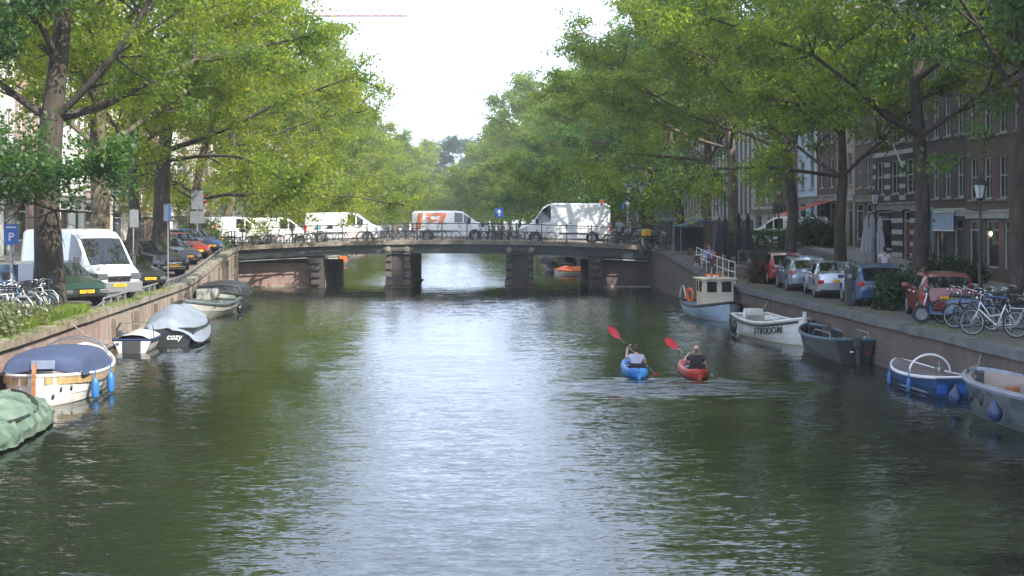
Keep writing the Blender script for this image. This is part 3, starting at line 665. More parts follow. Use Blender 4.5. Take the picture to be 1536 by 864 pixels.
def tree_mesh(seed, H=17, trunk_h=5.5, tr=.42, spread=1.0, lean=1.5, dens=1.0, leaf=.17, fork=False, per=46, clip_low=3.0, nl=6, rise=1.0):
    """trunk with limbs as one mesh, leaves as another; +x is the side that leans out over the water"""
    rng = random.Random(seed); mb = MB(); tips = []
    base = Vector((0, 0, 0)); nod = [Vector((0, 0, -.2)), Vector((rng.uniform(-.06, .06), 0, 1.5)), Vector((rng.uniform(-.15, .2), rng.uniform(-.15, .15), trunk_h * .55)), Vector((rng.uniform(-.1, .5) * lean * .5, rng.uniform(-.3, .3), trunk_h))]
    mb.tube(nod, [tr * 1.32, tr, tr * .88, tr * .8], 12, cap=False)
    mb.tube([(0, 0, -.25), (0, 0, .35)], [tr * 1.75, tr * 1.08], 12, cap=False)
    top = nod[-1]
    lead, dl = grow(rng, top, (.12 * lean, 0, 1), H - trunk_h - 2.2, 0, .05, 5, .10)
    limb_tube(mb, lead, tr * .78, .07, 8)
    for i in range(nl + 5):
        a = 2 * PI * (i * .381966 + rng.uniform(-.06, .06)); f = (i + .3) / (nl + 5)
        src = lead[0].lerp(lead[1], 0) if i < nl * .5 else lead[min(4, int(f * 5))]
        out = lerp(1.15, .45, f); cx = math.cos(a) + .34 * lean * (1 - f * .5)
        L = (lerp(8.2, 4.2, f) * spread) * (1 + .16 * math.cos(a) * lean)
        pts, d = grow(rng, src, (cx * out, math.sin(a) * out, lerp(.55 * rise, 1.0, f)), L, 0, (-.02 if rise > .8 else -.06) if f < .6 else .03, 5, .15)
        r0 = lerp(tr * .34, .07, f); limb_tube(mb, pts, r0, .035, 7)
        for j in range(1, 6):
            for s in range(3 if j > 1 else 1):
                dd = (Vector((rng.gauss(0, 1), rng.gauss(0, 1), rng.gauss(.05, .45))).normalized() + d * .75).normalized()
                L2 = lerp(3.2, 1.7, j / 5) * rng.uniform(.7, 1.2) * spread ** .5
                p2, d2 = grow(rng, pts[j], dd, L2, 0, .0, 3, .2)
                limb_tube(mb, p2, .05, .015, 5)
                for k in range(1, 4):
                    for q in range(2):
                        d3 = (Vector((rng.gauss(0, 1), rng.gauss(0, 1), rng.gauss(-.12, .4))).normalized() + d2 * .6).normalized()
                        p3 = p2[k] + d3 * rng.uniform(.35, 1.15)
                        if rng.random() < .5: mb.tube([p2[k], p3], [.014, .006], 4, cap=False)
                        tips.append((p2[k], p3))
    nr = np.random.RandomState(seed); T0 = np.array([t[0] for t in tips]); T1 = np.array([t[1] for t in tips])
    keep = (T1[:, 2] > clip_low); T0, T1 = T0[keep], T1[keep]
    n = len(T0); cnt = (per * dens * nr.uniform(.35, 1.5, n)).astype(int); idx = np.repeat(np.arange(n), cnt); N = len(idx)
    u = nr.uniform(.1, 1.15, N)[:, None]; C = T0[idx] * (1 - u) + T1[idx] * u + nr.normal(0, 1, (N, 3)) * np.array([.27, .27, .17])
    s_ = leaf * nr.uniform(.6, 1.35, N)[:, None]
    nv = nr.normal(0, 1, (N, 3)) * np.array([.75, .75, .6]) + np.array([0, 0, .55]); nv /= np.linalg.norm(nv, axis=1)[:, None]
    a = np.cross(nv, nr.normal(0, 1, (N, 3))); a /= np.linalg.norm(a, axis=1)[:, None]; b = np.cross(nv, a)
    V = np.empty((N, 4, 3)); V[:, 0] = C - a * s_ * .6; V[:, 1] = C + b * s_ * .36 + nv * s_ * .07; V[:, 2] = C + a * s_ * .6; V[:, 3] = C - b * s_ * .36 + nv * s_ * .07
    me = bpy.data.meshes.new('crown'); me.vertices.add(N * 4); me.vertices.foreach_set('co', V.reshape(-1))
    me.loops.add(N * 4); me.loops.foreach_set('vertex_index', np.arange(N * 4, dtype=np.int32))
    me.polygons.add(N); me.polygons.foreach_set('loop_start', np.arange(0, N * 4, 4, dtype=np.int32)); me.polygons.foreach_set('loop_total', np.full(N, 4, dtype=np.int32))
    me.update(calc_edges=True); me.materials.append(LEAF['lime'])
    tm = mb.mesh('trunk', M_['bark'], recalc=True); return tm, me, N
TV = [tree_mesh(11, 18, 6.0, .30, 1.08, 1.5, 1.25, .14, per=60), tree_mesh(23, 17, 5.2, .29, 1.05, 1.7, 1.25, .14, per=60), tree_mesh(37, 19, 6.5, .31, 1.08, 1.3, 1.25, .14, per=60),
      tree_mesh(41, 18, 3.6, .38, 1.0, 1.1, .8, .19, clip_low=2.2, rise=.6), tree_mesh(59, 17, 3.4, .33, 1.0, 1.0, .6, .22, per=56, clip_low=1.8, rise=.6), tree_mesh(67, 18, 3.2, .33, 1.05, 1.1, .55, .23, per=56, clip_low=1.8, rise=.6), tree_mesh(11, 18, 6.0, .45, 1.08, 1.5, 1.1, .14, per=60), tree_mesh(83, 17, 3.0, .33, 1.12, 1.9, 1.1, .14, per=56, clip_low=.9, nl=9, rise=.1), tree_mesh(97, 17, 4.6, .34, .66, 1.0, 1.4, .14, per=56, clip_low=4.1, nl=8, rise=.35)]
print('leaves', [t[2] for t in TV])
def put_tree(v, x, y, rz, sc, leafm, label, barkm='bark', group=None, z=None, name='elm_tree'):
    t = thing(name, label, 'tree', (x, y, gz(y) if z is None else z), rz, group); t.scale = (sc, sc, sc)
    a = part('trunk', TV[v][0], t); set_mat(a, {0: M_[barkm]}); c = part('crown', TV[v][1], t); set_mat(c, {0: LEAF[leafm]}); return t
# sunny bank: the crown leans towards +x (over the water)
LT = [(-14.65, 42.2, 6, 1.0, 'green'), (-16.8, 54, 6, .97, 'lime'), (-17.6, 61.5, 1, 1.02, 'lime'), (-17.9, 68, 6, 1.0, 'lime'), (-18.9, 79.5, 7, 1.0, 'lime')]
desc = ['thick dark trunked elm between the bicycles and the white van', 'pale trunked elm rising behind the roof of the white van', 'elm with a forked dark trunk beside the black hatchback', 'elm standing behind the parked black cars near the bridge', 'lime green elm whose boughs hang over the sunny end of the bridge']
for (x, y, v, sc, lm), d in zip(LT, desc):
    put_tree(v, x, y, random.uniform(-.5, .5) + (1.5 if y < 45 else -.6 if y == 54 else 0), sc, lm, d, group='elms along the sunny quay', barkm='bark_p' if 'pale' in d else 'bark')
Y = 97.0; i = 0
while Y < 330:
    put_tree([3, 1, 3, 3][i % 4] if Y < 130 else 4 + i % 2, XL(Y) - 3.8 + random.uniform(-.5, .5), Y, random.uniform(-.6, .6), random.uniform(.93, 1.08) * (1 if Y < 240 else 1.12), 'green' if i % 3 == 1 else 'lime',
             'elm on the sunny bank past the bridge, %s beyond the vans' % ORD[i], group='elms beyond the bridge on the sunny bank', barkm='bark_p')
    Y += 9.5 if Y < 150 else 14; i += 1
# shaded bank
RT = [(38.3, 2, .92, 'deep'), (46.3, 0, .96, 'green'), (55.7, 1, .90, 'green'), (64, 2, .92, 'green'), (72.5, 0, 1.0, 'green'), (79.5, 1, 1.02, 'green')]
desc = ['dark trunked elm behind the parked bicycles on the shaded quay', 'dark elm between the brown brick house and the red hatchback', 'slim dark trunked elm over the blue and silver cars', 'tall dark elm in front of the red awning', 'sunlit pale trunked elm behind the hedge', 'leaning elm beside the blue tent canopy']
RPX = [1527, 1380, 1262, 1187, 1100, 1062]
for (y, v, sc, lm), d, px in zip(RT, desc, RPX):
    put_tree(v, AX(px, y), y, PI + random.uniform(-.5, .5) + (1.9 if y < 40 else 1.2 if y < 50 else 0), sc, lm, d, group='elms along the shaded quay', barkm='bark_p' if y > 70 else 'bark')
Y = 97.0; i = 0
while Y < 330:
    big = 1.34 if 185 < Y < 230 else (1.15 if Y > 230 else 1.0)
    put_tree([3, 1, 3, 3][i % 4] if Y < 130 else 4 + i % 2, XR(Y) + 3.8 + random.uniform(-.5, .5), Y, PI + random.uniform(-.6, .6), random.uniform(.93, 1.06) * big, 'deep' if i % 3 == 0 and Y < 180 else 'green',
             'elm beyond the bridge on the shaded bank, %s from the tall van' % ORD[i], group='elms beyond the bridge on the shaded bank')
    Y += 9.5 if Y < 150 else 14; i += 1
# near left tree whose dark green foliage hangs into the picture, and the far wood that closes the view
put_tree(8, -17.3, 37.6, .4, .86, 'deep', 'dark green tree rising from the planted corner of the sunny quay', name='lime_tree')
for i, (y, v) in enumerate([(23.5, 2), (12, 0)]): put_tree(v, 19.5 - .042 * y, y, random.uniform(-.5, .5), 1.0, 'green', 'unseen elm added for shade beside the camera, %s back from the picture edge' % ORD[i], group='unseen elms added for shade')  # unseen elms set outside the row, added to throw shade on the kayaks
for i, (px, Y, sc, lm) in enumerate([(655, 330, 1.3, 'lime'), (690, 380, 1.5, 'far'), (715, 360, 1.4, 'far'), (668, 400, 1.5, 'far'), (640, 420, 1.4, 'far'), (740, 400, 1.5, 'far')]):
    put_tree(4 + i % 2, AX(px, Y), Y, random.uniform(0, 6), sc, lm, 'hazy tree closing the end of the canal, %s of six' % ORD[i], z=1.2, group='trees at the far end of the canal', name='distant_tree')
# ================================================================= VEHICLES
def wheel_mesh(r=.32, w_=.2, spokes=5):
    t = MB(); t.lathe([(r * .66, -w_ / 2), (r * .94, -w_ / 2), (r, -w_ * .35), (r, w_ * .35), (r * .94, w_ / 2), (r * .66, w_ / 2), (r * .66, -w_ / 2)], 22, axis='Y')
    m = MB(); m.lathe([(r * .66, -w_ / 2 + .01), (r * .60, -w_ * .40), (r * .58, w_ * .2), (.001, w_ * .2)], 22, axis='Y', mi=1)
    m.lathe([(.001, -w_ * .46), (r * .16, -w_ * .45), (r * .18, -w_ * .2)], 12, axis='Y')
    for k in range(spokes):
        a = 2 * PI * k / spokes; m.beam((math.cos(a) * r * .12, -w_ * .4, math.sin(a) * r * .12), (math.cos(a) * r * .62, -w_ * .41, math.sin(a) * r * .62), .045, r * .22)
    m.lathe([(r * .60, -w_ * .46), (r * .68, -w_ / 2 - .004), (r * .68, -w_ * .4)], 22, axis='Y')
    return t.mesh('tyre', M_['rubber']), m.mesh('rim', [M_['galv'], M_['plastic']])
WH = wheel_mesh(); WHV = wheel_mesh(.345, .22, 6)
def text_obj(name, body, size, parent, loc, rot, m, ext=.003, shear=0, bold=0, sx=1):
    c = bpy.data.curves.new(name, 'FONT'); c.body = body; c.size = size; c.extrude = ext; c.align_x = 'CENTER'; c.align_y = 'CENTER'; c.shear = shear; c.offset = bold
    c.materials.append(m); c.resolution_u = 3; tmp = bpy.data.objects.new('tmp', c); COL.objects.link(tmp)
    me = bpy.data.meshes.new_from_object(tmp.evaluated_get(bpy.context.evaluated_depsgraph_get())); bpy.data.objects.remove(tmp)
    if not me.materials: me.materials.append(m)
    o = bpy.data.objects.new(name, me); COL.objects.link(o); o.parent = parent; o.location = loc; o.rotation_euler = rot; o.scale = (sx, 1, 1); return o
def car(name, label, loc, head, body, L=4.3, W=1.78, top=None, belt=None, wf=1.35, wr=-1.25, wrad=.32, glass_side=((-1.45, .95),), pillars=(-.15,), ws=(.75, 1.45), rw=(-2.0, -1.5),
        tumble=.80, base=.24, grille=True, cat='car', plate='', lower=None, group=None, van=False, round_=.16, lights=True, scale=1, face=None, tl=None):
    """x forward; body lofted from side profile with real wheel arches"""
    t = thing(name, label, cat, loc, head, group); t.scale = (scale,) * 3
    h = L / 2; roof = max(z for x, z in top)
    xs = sorted(set([round(lerp(-h, h, i / 46), 3) for i in range(47)] + [round(x, 3) for x, z in top] + [round(c + math.cos(PI * k / 10) * (wrad + .07), 3) for c in (wf, wr) for k in range(11)]
                    + [a for g in glass_side for a in g] + [p + s for p in pillars for s in (-.04, .04)] + list(ws) + list(rw)))
    xs = [x for x in xs if -h - 1e-6 <= x <= h + 1e-6]
    ring = []
    for x in xs:
        u = abs(x) / h; hw = W / 2 * (1 - round_ * max(0, (u - .72) / .28) ** 2.2 - .02 * u)
        zt, zs = interp(top, x), interp(belt, x); zs = min(zs, zt - .03)
        zb = base + .10 * max(0, (u - .9) / .1)
        for c in (wf, wr):
            if abs(x - c) < wrad + .07: zb = max(zb, wrad + math.sqrt(max(0, (wrad + .07) ** 2 - (x - c) ** 2)))
        f = min(1, max(0, (zt - zs) / max(.2, roof - interp(belt, 0)))); wt = hw * lerp(.90, tumble, f)
        zm = max(zb + .02, lerp(base, zs, .5))
        half = [(hw * .94, zb), (hw, zb + .03), (hw * 1.0, max(zm, zb + .04)), (hw * .975, max(zs, zb + .05)), (lerp(hw * .95, wt, .93), max(zt - .09 * (f + .25), zs + .01)), (wt * .90, zt - .02), (wt * .40, zt), (0, zt + .005)]
        ring.append([(x, y, z) for y, z in half] + [(x, -y, z) for y, z in half[-2::-1]])
    n = len(ring[0]); B = MB(); G = {'side_window': MB(), 'windscreen': MB(), 'rear_window': MB()}; LW = MB()
    vs = [p for r in ring for p in r]
    for i in range(len(ring) - 1):
        xm = (xs[i] + xs[i + 1]) / 2
        for k in range(n - 1):
            q = (i * n + k, i * n + k + 1, (i + 1) * n + k + 1, (i + 1) * n + k); kk = k if k < 7 else 13 - k
            tgt = 'B'
            if kk == 3 and any(a < xm < b for a, b in glass_side) and not any(abs(xm - p) < .04 for p in pillars): tgt = 'side_window'
            if kk >= 5 and ws[0] < xm < ws[1]: tgt = 'windscreen'
            if kk >= 5 and rw[0] < xm < rw[1]: tgt = 'rear_window'
            if tgt == 'B':
                B.f.append(q); B.m.append(1 if (lower and kk <= 1) else 0); B.sm.append(True)
            else:
                m = G[tgt]; b = len(m.v); m.v += [vs[j] for j in q]; m.f.append((b, b + 1, b + 2, b + 3)); m.m.append(0); m.sm.append(True)
    B.v = vs
    B.add([], []); B.f += [tuple(range(n))[::-1], tuple((len(ring) - 1) * n + k for k in range(n))]; B.m += [0, 0]; B.sm += [False, False]
    bo = B.build('body', [body, lower or body], t, angle=32)
    for k, m in G.items():
        if m.f:
            sides = [m]
            if k == 'side_window':
                a, b = MB(), MB()
                for f in m.f:
                    d = a if m.v[f[0]][1] > 0 else b; o_ = len(d.v); d.v += [m.v[j] for j in f]; d.f.append((o_, o_ + 1, o_ + 2, o_ + 3)); d.m.append(0); d.sm.append(True)
                sides = [a, b]
            for d in sides: d.build(k, M_['glass'], bo)
    u_ = MB(); u_.bb(-h + .25, h - .25, -W / 2 + .22, W / 2 - .22, base - .03, base + .22)
    for c in (wf, wr): u_.bb(c - wrad - .1, c + wrad + .1, -W / 2 + .24, W / 2 - .24, base, wrad * 2 + .12)
    u_.build('underbody', M_['black'], t)
    ty, ri = (WHV if van else WH); s_ = wrad / (.345 if van else .32)
    for c in (wf, wr):
        for s in (-1, 1):
            wo = thing('wheel', None, None, (c, s * (W / 2 - .115), wrad), 0 if s < 0 else PI); wo.parent = t; wo.scale = (s_, 1, s_)
            part('tyre', ty, wo); part('rim', ri, wo)
    zf = interp(belt, h - .1)
    xf = h
    if lights:
        for s in (-1, 1):
            m = MB(); hz = zf - .14 if not van else zf - .10
            m.bev((h - (.12 if not van else .10), s * (W / 2 - (.29 if not van else .36)), hz), (.30, .34 if not van else .42, .15 if not van else .22), .04, rz=-s * (.25 if not van else .08)); m.build('headlight', M_['headlight'], t)
            m = MB(); zt_ = tl or interp(belt, -h + .1) - .12
            hh = .17 if not van else .5
            m.bev((-h + .10, s * (W / 2 - .17), zt_ - (hh - .17) / 2), (.20, .22 if not van else .14, hh), .03); m.build('tail_light', M_['tail'], t)
    m = MB(); gz_ = zf - .22 if not van else zf - .24
    m.bev((h - .02, 0, gz_), (.07, W * .44, .15 if not van else .24), .02)
    m.bev((h - .03, 0, base + .16), (.08, W * .66, .13), .02); m.build('grille', face or M_['black'], t)
    m = MB(); m.bev((h + .01, 0, gz_ + (.10 if not van else .14)), (.04, W * .45, .025), .008); m.bev((h + .022, 0, gz_), (.03, .13, .09), .01); m.build('badge', M_['chrome'], t)
    if van: m = MB(); m.bev((h - .10, 0, base + .20), (.30, W * .90, .40), .06); m.build('bumper', lower or M_['gplastic'], t)
    for x, rz in ((h + (.028 if not van else .062), R(90)), (-h - .012, R(-90))):
        p = thing('number_plate', None, None, (x, 0, base + (.27 if x > 0 else .45)), 0); p.parent = t
        q = MB(); q.box((0, 0, 0), (.014, .52, .11)); q.build('plate', M_['plate'], p)
        if plate: text_obj('characters', plate, .10, p, (.009 if x > 0 else -.009, 0, 0), (R(90), 0, rz), M_['plate_txt'])
    for s in (-1, 1):
        m = MB(); xm_ = ws[0] + (.42 if not van else .38); zz = interp(belt, xm_) + .07
        m.bev((xm_, s * (W / 2 + .10), zz + (0 if not van else .12)), (.14, .20 if not van else .17, .14 if not van else .36), .03); m.beam((xm_, s * (W / 2 - .1), zz - .03), (xm_, s * (W / 2 + .05), zz - .0), .05)
        m.build('wing_mirror', body if not van else M_['plastic'], t)
        m = MB(); m.box((-.35, s * (W / 2 * .995 + .004), interp(belt, 0) - .10), (.17, .025, .03)); m.box((.62, s * (W / 2 * .995 + .004), interp(belt, 0) - .10), (.17, .025, .03)); m.build('door_handle', M_['chrome'] if not van else M_['plastic'], t)
    if van:
        m = MB()
        for s in (-1, 1): m.box((lerp(-h, ws[0], .5) - .1, s * (W / 2 + .006), base + .36), (L * .42, .03, .13))
        m.build('side_moulding', M_['gplastic'], t)
    return t
HATCH = dict(top=[(-2.1, .62), (-2.06, .92), (-1.72, 1.38), (-1.3, 1.47), (-.2, 1.5), (.35, 1.42), (1.08, 1.0), (1.9, .80), (2.1, .62)], belt=[(-2.1, .58), (-2.0, .93), (1.0, .90), (1.9, .74), (2.1, .55)], L=4.2, ws=(.36, 1.07), rw=(-2.05, -1.73), wf=1.32, wr=-1.26, glass_side=((-1.62, .78),))
SEDAN = dict(top=[(-2.25, .62), (-2.2, .98), (-1.72, 1.05), (-1.05, 1.38), (-.2, 1.43), (.35, 1.36), (1.15, .98), (2.1, .80), (2.3, .6)], belt=[(-2.25, .58), (-2.15, .94), (1.1, .90), (2.1, .74), (2.3, .55)], L=4.6, W=1.8, ws=(.36, 1.13), rw=(-1.70, -1.06), wf=1.42, wr=-1.35, glass_side=((-1.42, .80),))
WAGON = dict(top=[(-2.25, .62), (-2.2, .98), (-1.98, 1.35), (-1.5, 1.45), (-.2, 1.5), (.35, 1.42), (1.12, 1.0), (2.05, .82), (2.25, .6)], belt=[(-2.25, .58), (-2.15, .94), (1.1, .92), (2.05, .76), (2.25, .55)], L=4.5, W=1.8, ws=(.36, 1.10), rw=(-2.19, -1.99), wf=1.4, wr=-1.33, glass_side=((-1.9, .80),), pillars=(-.15, -1.15))
SUV = dict(top=[(-2.35, .8), (-2.3, 1.15), (-2.1, 1.66), (-1.6, 1.76), (-.2, 1.80), (.3, 1.74), (1.0, 1.22), (2.15, 1.08), (2.38, .8)], belt=[(-2.35, .75), (-2.25, 1.18), (1.0, 1.14), (2.15, 1.0), (2.38, .72)], L=4.75, W=1.95, ws=(.31, .98), rw=(-2.29, -2.11), wf=1.45, wr=-1.42, wrad=.38, glass_side=((-1.98, .68),), pillars=(-.15, -1.2), base=.3)
MINI = dict(top=[(-1.85, .62), (-1.8, .98), (-1.62, 1.34), (-1.2, 1.43), (0, 1.44), (.35, 1.38), (.95, .98), (1.7, .84), (1.9, .6)], belt=[(-1.85, .58), (-1.75, .94), (.9, .90), (1.7, .76), (1.9, .55)], L=3.75, W=1.7, ws=(.36, .93), rw=(-1.79, -1.63), wf=1.2, wr=-1.2, wrad=.31, glass_side=((-1.5, .68),))
BOXER = dict(top=[(-2.95, 1.2), (-2.92, 2.45), (-2.7, 2.53), (.8, 2.55), (1.35, 2.44), (1.62, 2.22), (2.38, 1.26), (2.90, 1.06), (2.98, .94)], belt=[(-2.95, 1.15), (-2.85, 1.40), (1.2, 1.33), (2.3, 1.14), (2.85, 1.0), (2.98, .88)], L=5.96, W=2.05, ws=(1.62, 2.37), rw=(-9, -9.1), wf=1.95, wr=-1.75, glass_side=((1.12, 1.98),), pillars=(-9,), tumble=.84, van=True, wrad=.345, base=.28, round_=.20, cat='van')
SPRINT = dict(top=[(-2.95, 1.2), (-2.92, 2.5), (-2.72, 2.6), (.7, 2.62), (1.15, 2.52), (1.45, 2.3), (2.15, 1.32), (2.88, 1.08), (3.0, .92)], belt=[(-2.95, 1.15), (-2.85, 1.42), (1.0, 1.40), (2.1, 1.20), (2.85, 1.0), (3.0, .86)], L=5.98, W=2.0, ws=(1.46, 2.14), rw=(-9, -9.1), wf=1.95, wr=-1.75, glass_side=((.92, 1.82),), pillars=(-9,), tumble=.86, van=True, wrad=.345, base=.28, round_=.12, cat='van')
TRAFIC = dict(top=[(-2.5, 1.0), (-2.47, 1.85), (-2.3, 1.93), (.35, 1.95), (.85, 1.88), (1.75, 1.22), (2.4, .98), (2.55, .65)], belt=[(-2.5, .95), (-2.4, 1.22), (.9, 1.18), (1.7, 1.10), (2.35, .9), (2.55, .6)], L=5.05, W=1.93, ws=(.88, 1.72), rw=(-9, -9.1), wf=1.6, wr=-1.45, glass_side=((.28, 1.30),), pillars=(.85,), tumble=.86, van=True, wrad=.33, base=.26, round_=.14, cat='van')
P_ = dict(green=paint('dark_green_car_paint', (.012, .035, .025)), black=paint('black_car_paint', (.012, .013, .015)), navy=paint('blue_car_paint', (.022, .05, .13)), silver=mat('silver_car_paint', (.42, .45, .50), .25, .6, .06, coat=.8),
          greyb=mat('grey_blue_car_paint', (.25, .31, .37), .25, .5, .06, coat=.8), teal=paint('blue_hatch_paint', (.02, .06, .13)), wred=paint('red_car_paint', (.28, .02, .02)), white=paint('white_van_paint', (.78, .78, .77), var=.03), oldred=paint('orange_red_car_paint', (.17, .024, .018)))
HD = -R(44)
def nose(X, Y, d, L): return (X - math.cos(d) * L / 2, Y - math.sin(d) * L / 2, gz(Y))
car('parked_car', 'dark green hatchback nosing out beside the white van and the bicycle rack', nose(-14.0, 43.9, HD, 4.2), HD, P_['green'], plate='13-XB-PN', **HATCH)
bx = car('white_van', 'tall white panel van with grey bumper parked nose to the canal', nose(-13.98, 47.5, HD, 6), HD, P_['white'], lower=M_['gplastic'], plate='VR-691-L', **BOXER)
car('parked_car', 'black hatchback parked right beside the tall white van', nose(-14.65, 54.0, HD, 4.2), HD, P_['black'], plate='72-KHV-1', **HATCH)
car('parked_car', 'big black off-roader with chrome grille between two elms', nose(-16.1, 63.6, HD, 4.75), HD, P_['black'], plate='4-SXT-88', face=M_['chrome'], **SUV)
car('parked_car', 'black estate car with wide silver grille beside the black off-roader', nose(-16.75, 69.2, HD, 4.5), HD, paint('charcoal_car_paint', (.02, .022, .025)), plate='9-ZRF-12', face=M_['chrome'], **WAGON)
car('parked_car', 'red car almost hidden between the black estate and the blue car', nose(-17.0, 72.4, HD, 4.2), HD, P_['wred'], **HATCH)
car('parked_car', 'blue hatchback last in the row before the bridge on the sunny quay', nose(-17.0, 75.6, HD, 4.2), HD, P_['navy'], plate='68-GT-ZL', **HATCH)
# vans on the bridge (the deck is 2.7 m above the water)
YB = 87.0
v1 = car('white_van', 'plain white delivery van at the leafy end of the bridge', (AX(517, YB), YB, dz(AX(517, YB)) + .0), 0, P_['white'], **TRAFIC)
v2 = car('white_van', 'white delivery van with orange lettering stripes on the middle of the bridge', (AX(676, YB), YB, dz(AX(676, YB))), 0, P_['white'], **TRAFIC)
v3 = car('white_van', 'long high roofed white van on the bridge facing the sunny bank', (AX(847, YB), YB, dz(AX(847, YB)) - .03), PI, P_['white'], **SPRINT)
v4 = car('white_van', 'white van behind the boughs on the street leading onto the bridge', (AX(352, 89), 89, gz(88)), 0, P_['white'], **TRAFIC)
v5 = car('white_van', 'white van half hidden by leaves right behind the leafy bridge end', (AX(415, 91), 91, dz(AX(415, 91)) - .1), .1, P_['white'], **TRAFIC)
v6 = car('white_van', 'white van parked on the shaded quay behind the hedge', (AX(1180, 84), 84, gz(84)), PI - .15, P_['white'], **TRAFIC)
# orange graphics on the middle van: slanted bar, angular number shape
def graphic(parent, y, polys, m, sgn):
    mb = MB()
    for p in polys:
        n = len(p); mb.add([(x, y, z) for x, z in p] + [(x, y - sgn * .006, z) for x, z in p], [tuple(range(n)), tuple(range(n, 2 * n))[::-1]] + [(i, (i + 1) % n, n + (i + 1) % n, n + i) for i in range(n)])
    return mb.build('orange_graphic', m, parent)
def van_skin(z): return -(.978 if z < 1.2 else .972 - (z - 1.2) * .19)
def slab(mb, a, b, w0, w1=None):               # slanted bar between two (x, z) points, widths along x
    w1 = w1 or w0; zs_ = sorted({a[1], b[1]} | ({1.2} if min(a[1], b[1]) < 1.2 < max(a[1], b[1]) else set()))
    for z0, z1 in zip(zs_, zs_[1:]):
        q = []
        for z in (z0, z1):
            u = (z - a[1]) / (b[1] - a[1]); x = lerp(a[0], b[0], u); w_ = lerp(w0, w1, u) / 2; q.append((x - w_, z)); q.append((x + w_, z))
        P = [q[0], q[1], q[3], q[2]]
        mb.add([(x, van_skin(z), z) for x, z in P] + [(x, van_skin(z) - .006, z) for x, z in P], [(0, 1, 2, 3), (7, 6, 5, 4), (0, 4, 5, 1), (1, 5, 6, 2), (2, 6, 7, 3), (3, 7, 4, 0)])
mb = MB(); slab(mb, (-2.05, .78), (-1.88, 1.80), .32)
slab(mb, (-.92, 1.63), (-.90, 1.80), 1.30, 1.34); slab(mb, (-.66, 1.08), (-.42, 1.629), .30, .34)
slab(mb, (-1.30, 1.40), (-1.42, 1.56), .30); slab(mb, (-.98, 1.36), (-1.30, 1.399), .5, .5); slab(mb, (-1.36, 1.20), (-.98, 1.359), .40, .48)
g1 = mb.build('orange_graphic', mat('faded_orange', (.72, .20, .09), .45, var=.1), v2)
g1.rotation_euler = (0, 0, 0)
m = MB(); m.bb(-2.52, -2.44, -.70, .70, .5, 1.75); m.build('rear_door', M_['black'], v2)
m = MB(); m.lathe([(.16, 0), (.16, .05), (.11, .22), (.0, .26)], 12, (-2.4, .3, 2.60)); m.build('beacon', M_['orange'], v3)
for v, a, b, z in ((v3, -2.6, .75, 1.50), (bx, -2.6, .95, 1.5)):   # pressed panel lines
    m = MB()
    for s in (-1, 1):
        for x in (.55, -.75): m.box((x, s * .998, 1.0), (.018, .012, 1.15))
        m.box(((a + .75) / 2, s * 1.0, .98), (3.2, .012, .018))
    m.build('panel_seam', M_['gplastic'], v)
# shaded bank, parked parallel, seen from behind
def park_r(x, y, rz=0): return (x, y, gz(y)), PI / 2 + rz
for nm, lb, (x, y, rz), p, k, pl in [
    ('parked_car', 'orange red hatchback parked beside the blue scooter', (12.62, 39.4, -R(9)), P_['oldred'], MINI, '51-LTG-6'),
    ('parked_car', 'blue hatchback between the parking meter and the dark bush', (12.3, 45.6, -R(5)), P_['teal'], HATCH, '26-NRS-9'),
    ('parked_car', 'silver saloon with long red tail lights behind the slim dark elm', (12.15, 50.7, -R(5)), P_['silver'], SEDAN, '17-PJD-3'),
    ('parked_car', 'grey blue estate car between the red car and the silver saloon', (12.1, 55.7, -R(3)), P_['greyb'], WAGON, '38-HFK-2'),
    ('parked_car', 'bright red hatchback at the far end beside the planted terrace', (12.3, 60.8, -R(3)), P_['wred'], HATCH, '')]:
    l, h_ = park_r(x, y, rz); c = car(nm, lb, l, h_, p, plate=pl, scale=.94, **k)
car('parked_car', 'dark car parked at the far side of the bridge', (AX(795, 96), 96.5, gz(96)), .2, P_['black'], **SEDAN) if False else None
